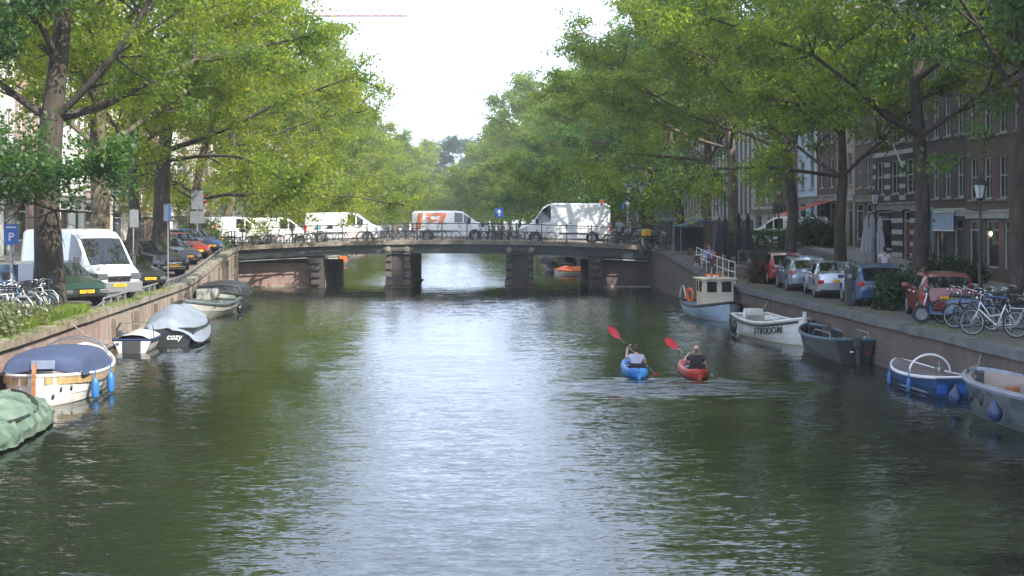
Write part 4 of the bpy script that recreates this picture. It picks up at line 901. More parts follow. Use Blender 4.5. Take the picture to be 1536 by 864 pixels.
# motor scooter
def scooter(label, loc, rz, m, kind='motor_scooter', crate=None):
    t = thing(kind, label, 'scooter', loc, rz)
    for x in (.62, -.60):
        wm = MB(); wm.lathe([(.16, -.05), (.24, -.05), (.26, 0), (.24, .05), (.16, .05), (.16, -.05)], 16, axis='Y'); wm.lathe([(.16, -.03), (.02, -.03), (.02, .03), (.16, .03)], 16, axis='Y', mi=1)
        wm.build('wheel', [M_['rubber'], M_['galv']], t).location = (x, 0, .26)
    b = MB(); b.loft([[(x, y * w_, z0 + zz * hh) for y, zz in ((-.5, 0), (-.5, .7), (-.3, 1), (.3, 1), (.5, .7), (.5, 0))] for x, w_, z0, hh in ((-.95, .16, .55, .12), (-.75, .30, .42, .30), (-.35, .34, .34, .40), (-.05, .30, .28, .36), (.05, .32, .26, .08), (.32, .32, .26, .08), (.40, .26, .28, .40), (.46, .36, .40, .55))], cap=True, closed=True)
    b.loft([[(x, y, z) for y in (-.07, 0, .07)] for x, z in ((.38, .50), (.55, .56), (.72, .55), (.86, .44))]); b.build('body', m, t)
    s = MB(); s.bev((-.45, 0, .79), (.72, .28, .10), .04); s.build('seat', M_['black'], t)
    h = MB(); h.tube([(.62, 0, .26), (.52, 0, .6), (.42, 0, 1.0)], .03, 6); h.tube([(.34, -.34, 1.04), (.42, -.12, 1.0), (.42, .12, 1.0), (.34, .34, 1.04)], .018, 6); h.build('handlebar', M_['steel'], t)
    l = MB(); l.ball((.50, 0, .93), .09, 10); l.build('headlight', M_['headlight'], t)
    ws_ = MB(); ws_.loft([[(.50 - z * .2, y, .98 + z) for y in (-.16, -.06, .06, .16)] for z in (0, .15, .32)]); ws_.build('windshield', M_['glass'], t)
    if crate:
        c = MB(); c.bev((-.82, 0, 1.02), (.42, .44, .38), .03); c.build('delivery_box', crate, t)
    return t
scooter('dark motor scooter with blue side panel beside the orange red hatchback', (AX(1425, 36.2), 36.6, gz(36)), R(160), P_['teal'])
scooter('scooter with a yellow delivery box at the shaded end of the bridge', (AX(988, 80), 80, gz(80)), R(20), M_['black'], crate=M_['yellow'])
# ================================================================= BICYCLES
def bike_meshes():
    r = .335
    w_ = MB(); w_.lathe([(r - .035, -.018), (r, -.012), (r, .012), (r - .035, .018), (r - .035, -.018)], 20, axis='Y', mi=0)
    w_.lathe([(r - .055, -.012), (r - .036, -.014), (r - .036, .014), (r - .055, .012), (r - .055, -.012)], 20, axis='Y', mi=1)
    for k in range(14):
        a = 2 * PI * k / 14; w_.beam((0, .02 * (-1) ** k, 0), (math.cos(a) * (r - .05), 0, math.sin(a) * (r - .05)), .004, .004, mi=1)
    w_.lathe([(.02, -.045), (.02, .045)], 8, axis='Y', mi=1)
    wm = w_.mesh('wheel', [M_['rubber'], M_['galv']])
    f = MB(); bb, st, ht, hb, ra, fa = (-.08, 0, .28), (-.27, 0, .80), (.36, 0, .84), (.40, 0, .66), (-.55, 0, r), (.56, 0, r)
    for a, b, rr in ((bb, st, .017), (bb, hb, .019), (st, ht, .017), (ht, hb, .02), (bb, ra, .012), ((-.25, 0, .74), ra, .010)): f.tube([a, b], rr, 6)
    for s in (-1, 1): f.tube([hb, (.46, s * .05, .5), (.56, s * .05, r)], .013, 5)
    step = MB()
    for a, b, rr in ((bb, st, .017), (bb, (-.0, 0, .33), .02), ((-.0, 0, .33), hb, .019), ((-.19, 0, .56), (.1, 0, .5), .015), ((.1, 0, .5), ht, .015), (ht, hb, .02), (bb, ra, .012), ((-.25, 0, .74), ra, .010)): step.tube([a, b], rr, 6)
    for s in (-1, 1): step.tube([hb, (.46, s * .05, .5), (.56, s * .05, r)], .013, 5)
    h = MB(); h.tube([(.36, 0, .84), (.34, 0, 1.0)], .013, 6); h.tube([(.16, -.27, 1.0), (.30, -.24, 1.05), (.37, -.08, 1.02), (.34, 0, 1.0), (.37, .08, 1.02), (.30, .24, 1.05), (.16, .27, 1.0)], .012, 6)
    h.tube([(.16, -.27, 1.0), (.26, -.255, 1.035)], .018, 6); h.tube([(.16, .27, 1.0), (.26, .255, 1.035)], .018, 6); h.ball((.44, 0, .93), .045, 8)
    sd = MB(); sd.tube([(-.27, 0, .80), (-.29, 0, .93)], .012, 6); sd.loft([[(x, y * w2, .95 + dz_) for y in (-1, -.5, .5, 1)] for x, w2, dz_ in ((-.42, .08, .02), (-.36, .10, .03), (-.24, .06, .01), (-.13, .022, 0))]); sd.bev((-.31, 0, .94), (.2, .13, .03), .01)
    mg = MB(); mf = MB()
    for cx, a0, a1, mm in ((-.55, 20, 190, mg), (.56, 10, 150, mf)):
        mm.loft([[(cx + math.cos(R(a)) * (r + .02), y, r + math.sin(R(a)) * (r + .02)) for y in (-.028, 0, .028)] for a in range(a0, a1 + 1, 17)])
    mg.box((-.62, 0, .72), (.36, .12, .015)); mg.beam((-.75, .05, .72), (-.56, .06, r), .01); mg.beam((-.75, -.05, .72), (-.56, -.06, r), .01)
    cr = MB(); cr.lathe([(.085, -.01), (.085, .01)], 12, (-.08, -.05, .28), axis='Y'); cr.beam((-.08, -.07, .28), (.06, -.09, .18), .02); cr.beam((-.08, .07, .28), (-.22, .09, .38), .02); cr.box((.07, -.12, .18), (.09, .08, .02)); cr.box((-.23, .12, .38), (.09, .08, .02)); cr.beam((-.08, -.05, .35), (-.55, -.05, .37), .01); cr.beam((-.08, -.05, .21), (-.55, -.05, .30), .01)
    bk = MB(); bk.bb(.44, .80, -.2, .2, .93, .95)
    for a in ((.44, .455, -.2, .2), (.785, .80, -.2, .2), (.455, .785, -.2, -.185), (.455, .785, .185, .2)):
        for z in (.97, 1.03, 1.09): bk.bb(*a, z, z + .03)
    for x in (.45, .79):
        for y in (-.19, .19): bk.bb(x - .01, x + .01, y - .01, y + .01, .951, 1.12)
    M = M_['black']
    return dict(wheel=wm, frame=f.mesh('frame', M), step=step.mesh('frame', M), handlebar=h.mesh('handlebar', M_['steel']), saddle=sd.mesh('saddle', M_['black']), mudguard=mg.mesh('mudguard', M_['black']), mf=mf.mesh('mudguard', M_['black']), crank=cr.mesh('crank', M_['galv']), crate=bk.mesh('crate', M_['black']))
BK = bike_meshes()
BC = {k: mat(k + '_bike_paint', c, .35, var=.15, coat=.3) for k, c in dict(black=(.015, .015, .017), white=(.62, .62, .6), red=(.40, .02, .02), blue=(.03, .17, .42), silver=(.38, .39, .40), green=(.03, .13, .08), grey=(.12, .13, .14), teal=(.05, .30, .34), lilac=(.32, .34, .62), orange=(.6, .16, .03), brown=(.12, .06, .03)).items()}
M_['crate_y'] = M_['yellow']
def bike(label, x, y, z, rz, col='black', lean=.09, step=None, crate=None, group=None, fender=None):
    t = thing('bicycle', label, 'bicycle', (x, y, z), rz, group); t.rotation_euler = (lean, 0, rz)
    part('wheel', BK['wheel'], t, (.56, 0, .335)); part('wheel', BK['wheel'], t, (-.55, 0, .335))
    f = part('frame', BK['step' if step else 'frame'], t); set_mat(f, {0: BC[col]})
    part('handlebar', BK['handlebar'], t); part('saddle', BK['saddle'], t); g = part('rear_carrier', BK['mudguard'], t); g2 = part('mudguard', BK['mf'], t); part('crank', BK['crank'], t)
    if fender: set_mat(g, {0: BC[fender]}); set_mat(g2, {0: BC[fender]})
    if crate: set_mat(part('crate', BK['crate'], t), {0: crate})
    return t
# along the near railing of the bridge
lst = [(333, 'black'), (346, 'grey'), (362, 'white'), (378, 'black'), (394, 'silver'), (410, 'black'), (428, 'red'), (446, 'black'), (462, 'grey'), (480, 'silver'), (497, 'lilac'), (528, 'red'), (556, 'black'), (573, 'blue'), (590, 'black'), (606, 'grey'),
       (628, 'black'), (650, 'brown'), (697, 'silver'), (727, 'black'), (737, 'grey'), (748, 'black'), (759, 'brown'), (769, 'black'), (781, 'grey'), (814, 'black')]
lm_ = ['behind the hanging leaves', 'before the plain white van', 'between the two low vans', 'before the van with orange stripes', 'between the striped and the tall van', 'before the tall van']
for i, (px, c) in enumerate(lst):
    y = 83.55 + (i % 3) * .22 + (.5 if i % 4 == 1 else 0); x = AX(px, y)
    w_ = lm_[0] if px < 455 else lm_[1] if px < 575 else lm_[2] if px < 620 else lm_[3] if px < 715 else lm_[4] if px < 790 else lm_[5]
    bike('%s bicycle on the bridge railing, %s from the sunny end' % (c, ORD[i]), x, y, dz(x) + .005 if x > XA + .05 else gz(y), random.choice([0, PI]) + random.uniform(-.12, .12) + (random.choice([.5, -.5]) if 720 < px < 790 or px < 420 else 0), c, random.uniform(-.12, .12), step=i % 2, crate=BC['black'] if i in (3, 9, 20) else (BC['teal'] if i == 8 else None), group='bicycles along the bridge railing', fender='teal' if i == 7 else None)
for i, (px, c) in enumerate([(922, 'black'), (930, 'silver'), (938, 'grey'), (947, 'black'), (955, 'white'), (963, 'black'), (972, 'grey'), (1003, 'black'), (1010, 'brown')]):
    y = 83.6 + (i % 3) * .5 if px < 976 else 78.5; x = AX(px, y)
    bike('%s bicycle in the tangle behind the tall van, %s toward the shaded bank' % (c, ORD[i]), x, y, dz(x) + .005 if x < XB else gz(y), random.uniform(-.6, .6) + (PI if i % 2 else 0), c, random.uniform(-.1, .1), step=i % 2, crate=BC['black'] if i == 2 else None, group='bicycles at the shaded end of the bridge')
# rack of bicycles on the sunny quay, front wheels to the water
cs = ['white', 'black', 'silver', 'blue', 'black', 'grey', 'white', 'black', 'silver', 'black', 'grey', 'blue', 'black', 'silver', 'white', 'grey', 'teal']
for i, c in enumerate(cs):
    y = 33.2 + i * .5; x = XL(y) - 1.75 + random.uniform(-.12, .12) - (.3 if i % 2 else 0)
    bike('%s bicycle in the sunny quay rack, %s from the planted corner' % (c, ORD[i]), x, y, gz(y), R(-8) + random.uniform(-.12, .12) + (PI if i % 5 == 3 else 0), c, random.uniform(-.08, .08), step=i % 2, crate=BC['black'] if i % 6 == 4 else None, group='bicycles in the rack on the sunny quay', fender='silver' if c in ('silver', 'white') else None)
for i in range(8):
    y = 33.4 + i * 1.02; x = XL(y) - 1.25
    t = MB(); t.tube([(x - .35, y, gz(y)), (x - .35, y, gz(y) + .55), (x - .2, y, gz(y) + .72), (x + .05, y, gz(y) + .72), (x + .2, y, gz(y) + .55), (x + .2, y, gz(y))], .022, 6)
    tag(t.build('bicycle_rack', M_['galv']), 'galvanised steel hoop of the rack between the parked bicycles', 'bike rack', 'hoops of the sunny bicycle rack')
# shaded quay
bike('white framed step through bicycle standing alone at the front of the shaded quay', AX(1491, 32.5), 32.5, gz(33), R(137), 'white', .05, True, fender='white')
for i, (dx, dy, c) in enumerate([(-.3, .7, 'black'), (.35, 1.1, 'grey'), (.9, 1.5, 'blue'), (1.3, 2.0, 'black'), (1.7, .3, 'silver'), (2.2, 1.2, 'black'), (2.0, 2.4, 'grey'), (.2, 2.6, 'black'), (1.0, 3.2, 'red')]):
    y = 33.9 + dy; x = AX(1488, 33.9) + dx * .8
    bike('%s bicycle %s behind the white framed one on the shaded quay' % (c, ORD[i]), x, y, gz(y), R(140) + random.uniform(-.4, .4), c, random.uniform(-.1, .1), i % 2, group='bicycles behind the white framed one')
for i in range(4):
    x, y = AX(1500, 34.5) + i * .5 - .2, 34.8 + i * .2
    t = MB(); t.tube([(x, y - .4, gz(y)), (x, y - .4, gz(y) + .6), (x, y - .25, gz(y) + .78), (x, y + .15, gz(y) + .78), (x, y + .3, gz(y) + .6), (x, y + .3, gz(y))], .022, 6)
    tag(t.build('bicycle_rack', M_['galv']), 'grey steel hoop of the rack among the bicycles on the shaded quay', 'bike rack', 'hoops of the shaded bicycle rack')
# ================================================================= BOATS
def hull(parent, L, B, free=.6, bow_up=.35, stern_up=.1, m_out=None, m_in=None, m_rail=None, planks=3, transom=.55, dbl=False, bowp=2.2, draft=.3, floor=.05, depth_in=.45, m_low=None, rail_r=.035, stem=None, name='hull', full=.7, thick=.05, sternp=2.4):
    """bow at +x; returns hull object. planks lap like clinker strakes"""
    N = 26; xs = [lerp(-L / 2, L / 2, i / N) for i in range(N + 1)]
    def hb(x):
        u = 2 * x / L
        if u > 0: return B / 2 * max(.012, (1 - u ** bowp) ** .75)
        if dbl: return B / 2 * max(.012, (1 - (-u) ** sternp) ** .7)
        return B / 2 * lerp(1, transom, (-u) ** 2)
    def sh(x):
        u = 2 * x / L; return free + (bow_up * u * u if u > 0 else stern_up * u * u)
    def kl(x):
        u = 2 * x / L; return -draft + (.85 * draft * max(0, u) ** 4 + (.5 * draft * max(0, -u) ** 4))
    rings = []; inner = []
    for x in xs:
        h, s, k = hb(x), sh(x), kl(x); half = []
        P = max(1, planks)
        for j in range(P):
            f0, f1 = j / P, (j + 1) / P
            for f, o in ((f0, .0 if j else 0), (f1, .016 if planks > 1 else 0)):
                z = lerp(s, min(0.02, s), f); y = h * lerp(1.0, full, f ** 1.6) + o
                half.append((x, max(.0, y), z))
        half += [(x, h * full * .82, -.12), (x, h * .25, k + .02), (x, 0, k)]
        rings.append(half + [(a, -b, c) for a, b, c in half[-2::-1]])
        hi = max(.0, h - thick); zi = max(floor, s - depth_in)
        inner.append([(x, h - .002, s), (x, hi, s + .005), (x, hi * .93, lerp(s, zi, .6)), (x, hi * .8, zi), (x, 0, zi), (x, -hi * .8, zi), (x, -hi * .93, lerp(s, zi, .6)), (x, -hi, s + .005), (x, -h + .002, s)])
    mb = MB(); n = len(rings[0]); vs = [p for r in rings for p in r]; P2 = max(1, planks) * 2
    for i in range(N):
        for k in range(n - 1):
            kk = k if k < n // 2 else n - 2 - k
            mb.f.append((i * n + k, i * n + k + 1, (i + 1) * n + k + 1, (i + 1) * n + k)); mb.m.append(1 if kk >= P2 - 1 else 0); mb.sm.append(True)
    mb.v = vs
    if not dbl: mb.f.append(tuple(range(n))[::-1]); mb.m.append(0); mb.sm.append(False)
    mb.loft(inner[1:-1] if dbl else inner[:-1], 2)
    ho = mb.build(name, [m_out, m_low or m_out, m_in or m_out], parent, angle=28)
    r = MB()
    for s in (-1, 1): r.tube([(x, s * (hb(x) + .005), sh(x)) for x in xs], rail_r, 6, flat=1.2)
    if not dbl: r.tube([(xs[0], -hb(xs[0]), sh(xs[0])), (xs[0], hb(xs[0]), sh(xs[0]))], rail_r, 6)
    r.build('gunwale', m_rail or m_out, parent)
    if stem:
        st = MB(); z1 = sh(L / 2) + stem
        st.loft([[(L / 2 + a - .03, y, z) for y in (-.045, .045)] + [(L / 2 + a + .07, y, z) for y in (.04, -.04)] for a, z in ((-.16, -.2), (-.04, .1), (.0, .5), (.0, z1))], closed=True, cap=True, smooth=False)
        st.build('stem', m_rail or m_out, parent)
    return ho, hb, sh
def fender(parent, x, y, z, m, r=.09, l=.42, name='fender'):
    mb = MB(); mb.lathe([(.01, -l / 2 - .03), (r * .7, -l / 2), (r, -l / 2 + .08), (r, l / 2 - .08), (r * .7, l / 2), (.02, l / 2 + .05), (.015, l / 2 + .3)], 12); o = mb.build(name, m, parent); o.location = (x, y, z); return o
def buoy(parent, x, y, z, m, r=.2):
    mb = MB(); mb.lathe([(.001, -r), (r * .6, -r * .82), (r * .95, -r * .3), (r, .05), (r * .85, r * .5), (r * .4, r * 1.05), (.04, r * 1.35), (.03, r * 1.6)], 14); o = mb.build('buoy_fender', m, parent); o.location = (x, y, z); return o
M_['hull_white'] = mat('boat_white', (.66, .65, .60), .35, var=.2, scale=2, coat=.3); M_['hull_low'] = mat('stained_waterline', (.42, .33, .18), .6, var=.5, scale=3)
M_['hull_dark'] = mat('boat_dark', (.022, .026, .026), .4, var=.3, coat=.3); M_['hull_grey'] = mat('boat_grey', (.36, .36, .32), .5, var=.2, scale=2); M_['hull_gg'] = mat('boat_grey_green', (.10, .135, .14), .35, var=.2, coat=.4)
M_['hull_blue'] = mat('boat_pale_blue', (.30, .40, .50), .4, var=.18, coat=.3); M_['ochre'] = mat('ochre_varnish', (.40, .27, .12), .4, var=.4, scale=2, stretch=(5, 1, 1), coat=.3)
M_['fblue'] = mat('fender_blue', (.03, .15, .36), .45, var=.2); M_['cream_in'] = mat('cream_interior', (.36, .30, .26), .55, var=.15); M_['dark_blue'] = mat('navy_fender', (.02, .04, .11), .4, var=.2)
M_['foil'] = mat('clear_vinyl', (.13, .15, .20), .1, var=.2, spec=1)
def at(px, Y): return AX(px, Y)
CD = R(90) + math.atan(.1)                       # sunny wall runs this way, CR the shaded one
CR = R(90) + math.atan(.042)
def cloth(name, m, parent, rows, thick=.0, jit=.03, seed=1, sub=2):
    rng = random.Random(seed); nr = len(rows); nc = len(rows[0]); g = []
    def bl(i, j):
        i0 = min(int(i), nr - 2); j0 = min(int(j), nc - 2); a, b = i - i0, j - j0
        P = lambda p, q: Vector(rows[p][q]); return P(i0, j0) * (1 - a) * (1 - b) + P(i0 + 1, j0) * a * (1 - b) + P(i0, j0 + 1) * (1 - a) * b + P(i0 + 1, j0 + 1) * a * b
    S_ = sub; out = []
    for i in range((nr - 1) * S_ + 1):
        r = []
        for j in range((nc - 1) * S_ + 1):
            p = bl(i / S_, j / S_); e = .5 if j in (0, (nc - 1) * S_) else 1
            r.append(tuple(p + Vector((rng.uniform(-1, 1), rng.uniform(-1, 1), rng.uniform(-1, 1) - (.6 if i % S_ or j % S_ else 0))) * jit * e))
        out.append(r)
    mb = MB(); mb.loft(out); o = mb.build(name, m, parent, angle=50)
    md = o.modifiers.new('solid', 'SOLIDIFY'); md.thickness = .012
    md = o.modifiers.new('sub', 'SUBSURF'); md.levels = md.render_levels = 1
    return o
# 1 green tarpaulin boat at the picture's near edge
t = thing('rowing_boat', 'small boat wrapped in a wrinkled green tarpaulin moored nearest on the sunny side', 'boat', (-10.15, 25.4, 0), CD)
hull(t, 4.4, 1.9, .42, .2, .05, M_['hull_dark'], planks=1)
rng = random.Random(4)
rows = []
for i in range(15):
    u = i / 14; x = lerp(-2.35, 2.35, u); w_ = 1.06 * (1 - .25 * abs(2 * u - 1) ** 3) + rng.uniform(-.05, .05); h = .48 + .16 * math.sin(u * PI) + .08 * math.sin(u * 15) + rng.uniform(-.03, .03)
    if i in (0, 14): h = .34; w_ *= .9
    rows.append([(x, -w_ * 1.02, .03 + rng.uniform(0, .05)), (x, -w_ - rng.uniform(-.02, .04), .26), (x, -w_ * .86, h * .80), (x, -w_ * .45, h), (x, 0, h + .08 + rng.uniform(-.04, .04)), (x, w_ * .45, h), (x, w_ * .86, h * .8), (x, w_, .26), (x, w_ * 1.02, .05)])
rows = [[(-2.42, p[1] * .96, min(p[2], .08)) for p in rows[0]]] + rows + [[(2.42, p[1] * .96, min(p[2], .08)) for p in rows[-1]]]
cloth('tarpaulin', M_['tarp_green'], t, rows, jit=.05, seed=5, sub=3)
# 2 white wooden double-ender with blue canopy, stern towards us
t = thing('wooden_boat', 'white clinker boat with blue canvas canopy, wooden rudder and blue fenders', 'boat', (-10.9, 32.35, 0), CD + R(1.5))
ho, hb, sh = hull(t, 5.9, 2.25, .58, .30, .12, M_['hull_white'], M_['cream_in'], M_['hull_white'], planks=3, dbl=True, m_low=M_['hull_low'], full=.82, sternp=3.0)
mb = MB()
for s in (-1, 1): mb.loft([[(x, s * (hb(x) + .012), sh(x) - .02), (x, s * (hb(x) * .99 + .022), sh(x) - .20)] for x in [lerp(-2.88, 2.8, i / 22) for i in range(23)]])
mb.build('ochre_strake', M_['ochre'], ho)
mb = MB(); mb.loft([[(x - .06, y, z) for y in (-.04, .04)] + [(x + .06, y, z) for y in (.04, -.04)] for x, z in ((-3.05, -.25), (-3.04, .3), (-3.02, .75), (-2.98, .98))], closed=True, cap=True, smooth=False); mb.build('rudder', M_['wood'], t)
rows = []
for u, zt, w_, wt in ((-2.2, .70, .84, .80), (-2.1, 1.05, .90, .82), (-1.2, 1.10, .98, .86), (-.2, 1.10, 1.02, .88), (.9, 1.06, .98, .8), (1.35, .80, .85, .60)):
    rows.append([(u, -w_ - .06, sh(u) - .02), (u, -w_, sh(u) + .10), (u, -wt, zt - .08), (u, -wt * .4, zt + .02), (u, wt * .4, zt + .02), (u, wt, zt - .08), (u, w_, sh(u) + .10), (u, w_ + .06, sh(u) - .02)])
cn = cloth('canopy', M_['cloth_blue'], t, rows, jit=.012, seed=8, sub=2)
mb = MB(); mb.add([(-2.22, -.18, .80), (-2.22, .34, .80), (-2.15, .34, .99), (-2.15, -.18, .99)], [(0, 1, 2, 3)]); wv = mb.build('vinyl_window', M_['foil'], cn)
wv.location = (-.05, -.1, -.02)
mb = MB()
for x, r_ in ((1.2, .9), (1.55, .8)): mb.tube([(x + .3 * math.sin(PI * k / 10), math.cos(PI * k / 10) * r_, sh(x) + math.sin(PI * k / 10) * .52) for k in range(11)], .018, 6)
mb.build('canopy_hoop', M_['steel'], t)
for x in (-1.75, -.65): fender(t, x, -hb(x) - .12, .26, M_['fblue'])
mb = MB()
for x, z in ((-2.6, .36), (-2.35, .36), (-1.75 + .4, .33), (-2.75, .22)):
    mb.lathe([(.0, -.02), (.05, -.015), (.055, .015)], 10, (x, -hb(x) * .93 - .03, z), axis='Y')
mb.build('hull_fitting', M_['black'], ho)
# 3 small white dinghy, transom towards us
t = thing('dinghy', 'small worn white dinghy with a steel hoop moored beside the quay', 'boat', (-12.0, 43.0, 0), CD)
ho, hb, sh = hull(t, 2.7, 1.28, .42, .1, .0, M_['hull_white'], M_['hull_white'], M_['dark_blue'], planks=1, transom=.92, m_low=M_['hull_low'])
mb = MB(); mb.loft([[(x, -hb(x) * .96, sh(x) + .0), (x, -hb(x) * .5, sh(x) + .12), (x, 0, sh(x) + .15), (x, hb(x) * .5, sh(x) + .12), (x, hb(x) * .96, sh(x))] for x in [lerp(-1.3, 1.25, i / 8) for i in range(9)]]); mb.build('deck', M_['hull_white'], ho)
mb = MB(); mb.bb(-1.37, -1.353, -.26, .30, .02, .38); mb.build('engine_plate', M_['plastic'], ho)
mb = MB(); mb.bb(-1.366, -1.353, .40, .50, .25, .33); mb.build('registration_tag', M_['fblue'], ho)
mb = MB(); mb.tube([(-.9, -.58, .4), (-.9, -.56, .82), (-.9, -.48, .90), (-.9, .5, .90)], .018, 6); mb.build('hoop', M_['steel'], t)
mb = MB(); mb.bev((-1.2, .42, .60), (.16, .18, .20), .03); mb.tube([(-1.3, .5, .7), (-1.35, .35, .95)], .03, 6); mb.build('outboard', M_['plastic'], t)
# 4 black boat under a slumping grey cover, name on the stern
t = thing('covered_boat', 'black boat under a slumped grey cover peaked like a tent, white name on its stern', 'boat', (-11.62, 46.7, 0), CD + R(2))
ho, hb, sh = hull(t, 5.8, 1.95, .55, .2, .05, M_['hull_dark'], M_['hull_dark'], M_['hull_dark'], planks=1, transom=.85)
rows = []
for x, zr, y0, w_, dl, dr in ((-2.98, .62, .0, .80, .50, .18), (-2.75, .95, .0, .98, .45, .12), (-1.9, 1.08, .05, 1.06, .42, .1), (-.9, 1.38, .02, 1.08, .40, .12), (.3, 1.0, 0, 1.04, .42, .25), (1.4, 1.25, .0, .9, .50, .4), (2.4, .85, 0, .5, .6, .5), (2.85, .78, 0, .2, .7, .7)):
    rows.append([(x, w_, dl), (x, w_ * .78, lerp(dl, zr, .55)), (x, w_ * .35 + y0, lerp(dl, zr, .86)), (x, y0, zr), (x, -w_ * .35 + y0, lerp(dr, zr, .80)), (x, -w_ * .78, lerp(dr, zr, .5)), (x, -w_, dr)])
cloth('cover', M_['cloth_grey'], t, rows, jit=.05, seed=12, sub=2)
text_obj('name_lettering', 'cozy', .27, t, (-2.915, -.12, .32), (R(90), 0, -R(90)), M_['white'], .006, shear=.25, bold=.004)
t2 = MB(); t2.tube([(-12.5, 44.4, -.5), (-12.6, 44.2, 1.1)], .03, 6); tag(t2.build('mooring_post', M_['wood_w']), 'thin weathered mooring post beside the dinghy', 'post')
# 5 grey launch, bow to us ; 6 black hooded launch behind
t = thing('open_launch', 'open grey launch with its bow toward the camera ahead of the black hooded boat', 'boat', (-13.35, 57.6, 0), -CD + PI - R(192) + R(4))
t.rotation_euler.z = -R(90) - R(3)
ho, hb, sh = hull(t, 5.4, 2.2, .58, .26, .05, M_['hull_grey'], M_['hull_grey'], M_['hull_gg'], planks=2, transom=.8, stem=.08, bowp=1.9, m_low=M_['hull_low'], rail_r=.06)
mb = MB(); mb.bev((-.4, 0, .95), (.9, .6, .5), .06); mb.build('engine_box', M_['hull_grey'], t)
mb = MB(); mb.lathe([(.0, 0), (.15, 0), (.15, .04), (0, .04)], 14, (-.2, .5, 1.1), axis='X'); mb.build('life_ring', M_['white'], t)
for x in (1.2, -1.6):
    mb = MB(); mb.bb(x - .15, x + .15, -.9, .9, .5, .55); mb.build('bench', M_['wood_w'], t)
mb = MB(); mb.ball((0, 0, 0), .18, 10, sc=(1, .8, 1.2)); mb.build('fender', M_['black'], t).location = (-1.6, 1.2, .25)
t = thing('hooded_launch', 'black launch with a rounded black hood and pale windscreen frame', 'boat', (-14.0, 64.6, 0), -R(90) + R(3))
ho, hb, sh = hull(t, 6.2, 2.4, .62, .25, .05, M_['hull_grey'], M_['hull_dark'], M_['hull_dark'], planks=1, transom=.85, bowp=2.6)
rows = []
for x, zt, w_ in ((2.0, .68, .98), (1.75, .95, 1.05), (1.3, 1.20, 1.04), (.4, 1.25, 1.08), (-.9, 1.24, 1.08), (-2.2, 1.15, .98), (-2.7, .75, .92)):
    rows.append([(x, -w_ - .05, sh(x) - .02), (x, -w_, lerp(sh(x), zt, .55)), (x, -w_ * .78, zt - .06), (x, 0, zt + .06), (x, w_ * .78, zt - .06), (x, w_, lerp(sh(x), zt, .55)), (x, w_ + .05, sh(x) - .02)])
cloth('hood', M_['cloth_black'], t, rows, jit=.012, seed=3)
mb = MB(); mb.tube([(1.82, 1.12, .8), (1.5, 1.0, 1.05), (1.62, .4, 1.12), (1.66, 0, 1.15), (1.62, -.4, 1.12), (1.5, -1.0, 1.05), (1.82, -1.12, .8)], .03, 6); mb.build('windscreen_frame', M_['steel'], t)
# 7 cabin boat
t = thing('cabin_boat', 'pale blue workboat with a cream wheelhouse and orange life ring', 'boat', (8.6, 57.2, 0), -R(81))
ho, hb, sh = hull(t, 4.7, 2.1, .52, .26, .1, M_['hull_blue'], M_['hull_white'], M_['hull_dark'], planks=3, transom=.7, bowp=2.4, m_low=M_['hull_low'], rail_r=.05)
mb = MB(); mb.loft([[(x, -hb(x) * .95, sh(x) - .03), (x, 0, sh(x) + .04), (x, hb(x) * .95, sh(x) - .03)] for x in [lerp(.5, 2.3, i / 8) for i in range(9)]]); mb.build('foredeck', M_['hull_blue'], ho)
cab = thing('wheelhouse', None, None, (-.05, .12, .48)); cab.parent = t; cab.scale = (.85, .98, .86)
# cabin box 1.5 long 1.35 wide 1.35 tall, corners taper; windows cut as recesses
mb = MB(); mb.bev((0, 0, .68), (1.45, 1.30, 1.36), .04); mb.build('cabin_wall', M_['cream'], cab)
mb = MB(); mb.bev((0, 0, 1.40), (1.75, 1.55, .09), .03); mb.build('cabin_roof', M_['cream'], cab)
wn = [((.728, .33, 1.0), (.012, .44, .52)), ((.728, -.33, 1.0), (.012, .44, .52)), ((.05, .653, 1.0), (.5, .012, .52)), ((.05, -.653, 1.0), (.5, .012, .52)), ((-.48, -.653, 1.0), (.3, .012, .5))]
for c, d in wn:
    mb = MB(); mb.bev(c, (d[0] + .004, d[1], d[2]) if d[0] < .1 else (d[0], d[1] + .004, d[2]), .005); w2 = mb.build('window', M_['pane'], cab)
    fr = MB(); ax = 1 if d[0] < .1 else 0; L_ = d[ax] / 2 + .03
    for s in (-1, 1):
        a = list(c); b = list(c); a[ax] += s * L_; b[ax] += s * L_; a[2] -= d[2] / 2 + .03; b[2] += d[2] / 2 + .03; fr.beam(a, b, .035)
        a = list(c); b = list(c); a[ax] -= L_; b[ax] += L_; a[2] += s * (d[2] / 2 + .03); b[2] = a[2]; fr.beam(a, b, .035)
    fr.build('frame', M_['cream'], w2)
mb = MB(); mb.tube([(math.cos(2 * PI * k / 18) * .26, 0, math.sin(2 * PI * k / 18) * .26) for k in range(18)], .055, 8, closed=True); r_ = mb.build('life_ring', M_['orange'], t); r_.location = (-.72, -.78, .95); r_.rotation_euler = (0, 0, .2)
mb = MB(); mb.tube([(-2.4 + .9 * (1 - math.cos(PI * k / 10)) / 2, -.75, .75 + .55 * math.sin(PI * k / 10)) for k in range(11)], .02, 6); mb.loft([[(-2.3 + a, y, .72 + .5 * math.sin(PI * (a + .1) / .95)) for a in (0, .2, .4, .6, .8)] for y in (-.76, -.74)]); mb.build('stern_screen', M_['hull_white'], t)
mb = MB(); mb.bev((-.5, .2, 2.02), (.5, .6, .13), .04); mb.build('orange_bag', M_['orange'], t).location = (0, 0, -.23)
